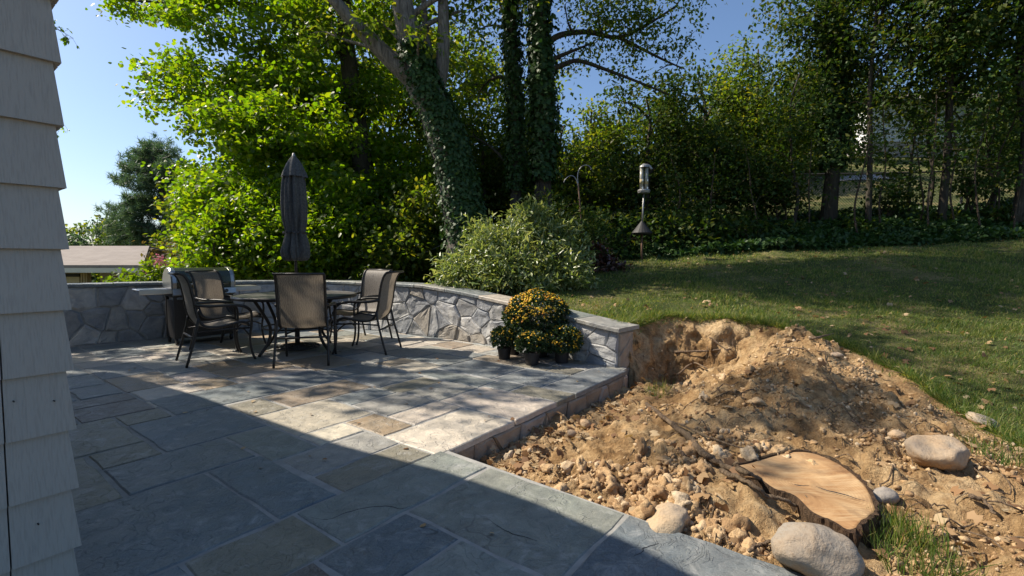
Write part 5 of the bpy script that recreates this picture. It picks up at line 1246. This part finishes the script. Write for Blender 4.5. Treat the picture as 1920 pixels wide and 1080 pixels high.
CH = [((-2.36, 5.49), (-.24, .97), 'sling chair nearest the camera with its back turned, in front of the umbrella'),
      ((-3.40, 5.54), (.72, .70), 'sling chair at the left front of the table, beside the grill'),
      ((-1.87, 6.08), (-1.0, .10), 'sling chair at the right of the table facing left'),
      ((-3.72, 6.33), (1.0, -.12), 'sling chair half hidden behind the left front one'),
      ((-2.20, 6.86), (-.50, -.87), 'sling chair half hidden behind the right-hand one')]
for k, (p, f, lab) in enumerate(CH):
    c = chair0 if k == 0 else copy_tree(chair0)
    c.location = (p[0], p[1], .003); c.rotation_euler = (0, 0, math.atan2(f[1], f[0]) - math.pi / 2); tag(c, lab, 'chair', 'sling chairs round the patio table')

TC = (-2.78, 6.18)
tb = empty('patio_table', (TC[0], TC[1], .002), 'round dark patio table with umbrella through its centre', 'table')
MB().lathe([(.02, .690), (.70, .690), (.725, .694), (.725, .706), (.70, .711), (.02, .711)], sides=48).build('table_top', M['table'], tb, False)
MB().lathe([(.715, .672), (.735, .672), (.742, .69), (.735, .712), (.722, .714), (.715, .70)], sides=48, cap=False).build('rim', M['frame'], tb, True)
for k in range(4):
    a = math.pi / 4 + k * math.pi / 2 + .35; ca, sa = math.cos(a), math.sin(a)
    MB().tube(smooth_path([(ca * .60, sa * .60, .67), (ca * .50, sa * .50, .52), (ca * .40, sa * .40, .34), (ca * .42, sa * .42, .16), (ca * .56, sa * .56, 0)], 4), .019, 8).build('leg', M['frame'], tb, True)
MB().tube([(math.cos(a) * .40, math.sin(a) * .40, .30) for a in np.linspace(0, 2 * math.pi, 33)], .011, 6).build('ring_brace', M['frame'], tb, True)

um = empty('patio_umbrella', (TC[0], TC[1], .002), 'closed dark grey patio umbrella tied with a strap', 'umbrella'); um.scale = (.88, .88, 1)
MB().tube([(0, 0, 0), (0, 0, 2.44)], .019, 12).build('pole', M['frame'], um, True)
MB().lathe([(.006, 2.515), (.018, 2.505), (.022, 2.48), (.034, 2.462), (.03, 2.45)][::-1], sides=16).build('finial', M['galv'], um, True)
ph = np.random.default_rng(6).uniform(0, 6.28, 8)
def fold(a, i): return 1 + .34 * abs(math.sin(4 * a + .3 * math.sin(i * .4))) ** .7 - .18 + .12 * math.sin(13 * a + i * .25 + 1) + (.10 * math.sin(9 * a + 2) if i < 4 else 0) + .05 * math.sin(3 * a + i * .3)
MB().lathe([(.07, 1.14), (.125, 1.15), (.150, 1.19), (.158, 1.26), (.150, 1.34), (.132, 1.42), (.116, 1.49), (.112, 1.52), (.122, 1.58), (.135, 1.66), (.140, 1.76), (.143, 1.88), (.140, 2.0), (.132, 2.12), (.118, 2.23), (.085, 2.33), (.05, 2.40)], sides=144, wob=fold).build('canopy', M['canvas'], um, True)
MB().lathe([(.166, 2.205), (.158, 2.24), (.135, 2.30), (.105, 2.37), (.065, 2.43), (.03, 2.47)], sides=64, cap=False, wob=lambda a, i: 1 + (.12 * math.sin(8 * a) + .06 * math.sin(5 * a + 1)) * (1 - i / 6)).build('vent_cap', M['canvas'], um, True)
MB().lathe([(.128, 1.485), (.133, 1.50), (.128, 1.515)], sides=48, cap=False, wob=fold).build('strap', M['frame'], um, True)
ub = MB()
for r in (.30, .23, .16, .09): ub.tube([(math.cos(a) * r, math.sin(a) * r, .035 + (.30 - r) * .13) for a in np.linspace(0, 2 * math.pi, 37)], .012, 6)
for k in range(12):
    a = k * math.pi / 6; ub.tube([(math.cos(a) * .30, math.sin(a) * .30, .03), (math.cos(a) * .18, math.sin(a) * .18, .052), (math.cos(a) * .03, math.sin(a) * .03, .075)], .009, 5)
ub.lathe([(.035, 0.02), (.035, .30), (.028, .32)], sides=14)
ub.build('base', M['iron'], um, True)

def grill():
    fx, fy = .74, -.67; rz = math.atan2(fy, fx) + math.pi / 2            # local -Y is the front
    t = empty('gas_grill', (-4.46, 6.84, .002), 'gas grill with rounded hood and side shelves against the wall', 'grill', None, rz); t.scale = (.93, .93, .96)
    # hood: rounded profile swept along x
    prof = [(-.26, .80), (-.265, .88), (-.24, .97), (-.185, 1.045), (-.10, 1.085), (0, 1.09), (.10, 1.07), (.19, 1.01), (.235, .92), (.24, .80)]
    V = []; F = []; n = len(prof)
    for x in (-.36, .36):
        for y, z in prof: V.append((x, y, z))
    for i in range(n - 1): F.append((i, i + 1, n + i + 1, n + i))
    F.append((n - 1, 0, n, 2 * n - 1))
    hood = mk('hood', V, F, M['hood'], t)
    for sx in (-1, 1):
        V = [(sx * x, y * (1.02 if x < .41 else .98), (z - .9) * (1.03 if x < .41 else .97) + .9) for x in (.355, .40, .42) for y, z in prof]
        F = [(l * n + i, l * n + (i + 1) % n, (l + 1) * n + (i + 1) % n, (l + 1) * n + i) for l in range(2) for i in range(n)]
        F.append(tuple(2 * n + i for i in range(n))); F.append(tuple(i for i in range(n - 1, -1, -1)))
        mk('end_cap', V, F, M['steel'], hood)
    MB().tube([(-.30, -.31, .855), (.30, -.31, .855)], .013, 10).build('hood_handle', M['steel'], hood, True)
    for sx in (-.28, .28): MB().tube([(sx, -.255, .855), (sx, -.31, .855)], .010, 8).build('bracket', M['steel'], hood)
    MB().tube([(-.02, -.225, 1.01), (-.02, -.248, 1.02)], .035, 16).build('thermometer', M['steel'], hood)
    MB().box((-.02, -.252, .955), (.13, .006, .022), Matrix.Rotation(-.35, 3, 'X')).build('badge', M['steel'], hood)
    MB().box((0, 0, .735), (.80, .50, .125), bev=.02).build('firebox', M['iron'], t)
    cp = MB().box((0, -.275, .745), (.82, .06, .10), Matrix.Rotation(-.25, 3, 'X'), .01).build('control_panel', M['steel'], t)
    for k in range(4): MB().tube([(-.27 + .18 * k, -.30, .742), (-.27 + .18 * k, -.345, .752)], .024, 14).build('knob', M['black'], cp)
    for sx in (-1, 1):
        MB().box((sx * .60, -.01, .785), (.38, .46, .025), bev=.006).build('side_shelf', M['steel'], t)
        MB().box((sx * .60, -.245, .765), (.38, .025, .07), bev=.006).build('shelf_front', M['steel'], t)
    for sx in (-1, 1):
        for y in (-.22, .22): MB().box((sx * .37, y, .385), (.04, .04, .60), bev=.004).build('leg', M['black'], t)
    MB().box((0, -.232, .38), (.70, .012, .52), bev=.003).build('door_panel', M['black'], t)
    MB().box((.375, 0, .38), (.012, .40, .50)).build('side_panel', M['black'], t); MB().box((-.375, 0, .38), (.012, .40, .50)).build('side_panel', M['black'], t)
    MB().box((0, 0, .11), (.76, .46, .04)).build('bottom_shelf', M['black'], t)
    MB().tube([(-.16, -.255, .55), (-.02, -.255, .55)], .008, 8).build('door_handle', M['steel'], t)
    for sx in (-1, 1):
        for y in (-.20, .20): MB().tube([(sx * .36 - .014, y, .045), (sx * .36 + .014, y, .045)], .045, 16).build('caster', M['black'], t)
    return t
grill()

# ================================================================== POTTED MUMS
def mum(x, y, pot_r, pot_h, R_, zc, ry, nleaf, nfl, fm, label, seed, low=-.55, toponly=-.1):
    g = np.random.default_rng(seed); t = empty('potted_mum', (x, y, .003), label, 'potted plant', 'potted chrysanthemums on the patio')
    pr = pot_r; h = pot_h
    p = MB().lathe([(.02, .0), (pr * .78, 0), (pr * .80, .01), (pr * .94, h * .82), (pr * 1.03, h * .83), (pr * 1.04, h * .985), (pr * 1.0, h), (pr * .93, h), (pr * .90, h * .85), (.02, h * .84)], sides=28).build('pot', M['pot'], t, False)
    # dome of leaves
    d = unit(g.normal(size=(nleaf, 3))); d = d[d[:, 2] > low]; n = len(d)
    lum = 1 + .10 * fbm(d[:, 0] * 2.2 + seed, d[:, 1] * 2.2, d[:, 2] * 2.2, 3)
    rad = (g.uniform(.70, 1.02, n) * lum)[:, None]
    P = d * rad * np.array([R_, R_, ry]) + np.array([0, 0, zc])
    D = unit(d + g.normal(size=(n, 3)) * .6); N = unit(d * .6 + np.array([0, 0, .6]) + g.normal(size=(n, 3)) * .5)
    leaves('foliage', P, D, N, g.uniform(.022, .040, n) * (1.0 if R_ < .3 else 1.15), 'oval', M['mum_leaf'], t)
    b = MB()
    for k in range(9):
        a = k * .7; q = np.array([math.cos(a), math.sin(a), .9]); q = q / np.linalg.norm(q) * R_ * .7
        b.tube(limb((0, 0, h * .8), (q[0], q[1], zc + q[2] * .3), g, .05, 4), .005, 5, False)
    # leafy core so the dome is not hollow
    b.build('stem', M['twig'], t)
    d = unit(g.normal(size=(nfl * 6, 3))); wgt = sstep(toponly - .5, toponly + .7, d[:, 2]) * (.15 + .85 * (fbm(d[:, 0] * 3, d[:, 1] * 3, d[:, 2] * 3 + seed, 2) > -.05)); d = d[g.uniform(size=len(d)) < wgt][:nfl]; n = len(d)
    lum = 1 + .10 * fbm(d[:, 0] * 2.2 + seed, d[:, 1] * 2.2, d[:, 2] * 2.2, 3)
    P = d * (lum * g.uniform(.98, 1.07, n))[:, None] * np.array([R_, R_, ry]) + np.array([0, 0, zc]); sz = g.uniform(.004, .0125, n) * (1 if R_ < .3 else 1.15)
    # each blossom: a little dish of petals
    V = []; F = []; K = 9
    nn = unit(d + np.array([0, 0, .5]) + g.normal(size=(n, 3)) * .35); ref = unit(np.cross(nn, g.normal(size=(n, 3)))); yy = np.cross(nn, ref)
    rings = []
    rings.append((P + nn * (sz * .25)[:, None])[:, None])
    for rr, hh in ((.55, .55), (1.0, .15)):
        a = np.arange(K) * 2 * math.pi / K; pet = (1 + .25 * np.cos(a * 4.5)) if rr == 1.0 else np.ones(K)
        rings.append(P[:, None] + sz[:, None, None] * ((rr * pet * np.cos(a))[None, :, None] * ref[:, None] + (rr * pet * np.sin(a))[None, :, None] * yy[:, None] + hh * nn[:, None]))
    V = np.concatenate(rings, 1); tf = [(0, 1 + i, 1 + (i + 1) % K) for i in range(K)]
    for i in range(K): i2 = (i + 1) % K; tf += [(1 + i, 1 + K + i, 1 + K + i2), (1 + i, 1 + K + i2, 1 + i2)]
    F = np.array(tf)[None] + (np.arange(n) * (1 + 2 * K))[:, None, None]
    o = mknp('blossoms', V.reshape(-1, 3), F.reshape(-1, 3), M[fm], t); o['kind'] = 'stuff'
    return t
mum(.30, 5.72, .15, .22, .40, .475, .29, 7600, 900, 'mum_orange', 'largest mum with a dome of golden orange blossom at the back', 1, -.7, .15)
mum(-.09, 5.56, .083, .135, .155, .235, .135, 1700, 90, 'mum_yellow', 'small mum with yellow blossom in a black pot, left of the three in front', 2, -.6, .0)
mum(.22, 5.26, .090, .14, .180, .235, .140, 2000, 95, 'mum_yellow', 'small mum with sparse yellow blossom in a black pot, middle front', 3, -.6, .1)
mum(.56, 5.36, .090, .14, .215, .250, .170, 2400, 190, 'mum_yellow', 'spreading yellow mum in a black pot, nearest the wall end', 4, -.8, -.3)
mum(.02, 5.85, .085, .135, .16, .23, .13, 1500, 70, 'mum_yellow', 'small mum mostly hidden behind the front pots', 5, -.6, .1)

# ================================================================== YARD ORNAMENTS
def feeder():
    b = T(1203, 487); d = b[1]; t = empty('bird_feeder', b, 'tube bird feeder on a metal pole with a dark cone baffle', 'bird feeder'); k = d / FPX
    H = lambda py: (487 - py) * k
    tilt = .004 * d / FPX
    MB().tube([(0, 0, -.2), (0, 0, H(430))], .020, 10).build('lower_pole', M['rust'], t, True)
    MB().tube([(0, 0, H(430)), (.03, 0, H(362))], .017, 10).build('upper_pole', M['galv'], t, True)
    b_ = MB(); b_.lathe([(.02, H(415)), (.19, H(434)), (.215, H(437)), (.19, H(440)), (.02, H(430))], sides=20); b_.build('baffle', M['iron'], t)
    MB().lathe([(.02, H(364)), (.12, H(363)), (.13, H(359)), (.125, H(357)), (.02, H(358))], (.03, 0, 0), 20).build('tray', M['galv'], t)
    for sx in (-.050, .050):
        tb_ = MB().lathe([(.038, H(358)), (.038, H(316))], (.03 + sx, 0, 0), 16).build('seed_tube', M['tube_glass'], t, True)
        MB().lathe([(.0395, H(347)), (.0395, H(338))], (.03 + sx, 0, 0), 16).build('seed', M['seed'], tb_, True)
        for py in (354, 340): MB().box((.03 + sx + .012, -.038, H(py)), (.026, .02, .045), bev=.004).build('port', M['white_paint'], tb_)
    MB().lathe([(.025, H(309)), (.09, H(313)), (.10, H(316)), (.02, H(316))][::-1], (.03, 0, 0), 16).build('lid', M['galv'], t)
    MB().tube(smooth_path([(.03, 0, H(311)), (.13, 0, H(313)), (.19, 0, H(319))], 4), .028, 8, True, .5).build('perch_arm', M['galv'], t, True)
feeder()
def hook():
    b = T(1095, 500); d = b[1]; k = d / FPX; t = empty('shepherd_hook', b, 'thin double shepherd hook pole behind the sunlit shrub', 'plant hook')
    def q(px, py): return ((px - 1095) * k, 0, (500 - py) * k)
    MB().tube([q(1098, 540), q(1094, 460), q(1088, 400), q(1083, 345)], .014, 8).build('pole', M['rust'], t, True)
    MB().tube(smooth_path([q(1083, 350), q(1082, 330), q(1086, 318), q(1094, 312), q(1102, 313), q(1107, 318), q(1106, 320)], 4), .009, 8).build('tall_hook', M['galv'], t, True)
    MB().tube(smooth_path([q(1084, 356), q(1080, 340), q(1074, 332), q(1066, 332), q(1059, 338), q(1056, 344)], 4), .009, 8).build('short_hook', M['galv'], t, True)
hook()
b = T(1125, 508)
shrub('bronze_shrub', 'dark reddish-brown leafy plant right of the sunlit shrub', b, [(W(px, py, b[1] + .1), r) for px, py, r in [(1110, 475, .22), (1130, 490, .26), (1150, 500, .2), (1115, 500, .24), (1165, 505, .12), (1125, 465, .14)]], 30, 9, .07, .085, 'oval', M['bronze'], 135, nstem=6)
# cable sagging across the greenery
p0 = W(300, 545, 9.0); p1 = W(900, 425, 10.2); cp_ = [p0 + (p1 - p0) * f - np.array([0, 0, .55 * math.sin(math.pi * f)]) for f in np.linspace(0, 1, 13)]
o = MB().tube([q - p0 for q in cp_], .012, 6).build('utility_cable', M['galv']); o.location = tuple(p0); tag(o, 'thin cable sagging across the greenery behind the umbrella', 'cable')
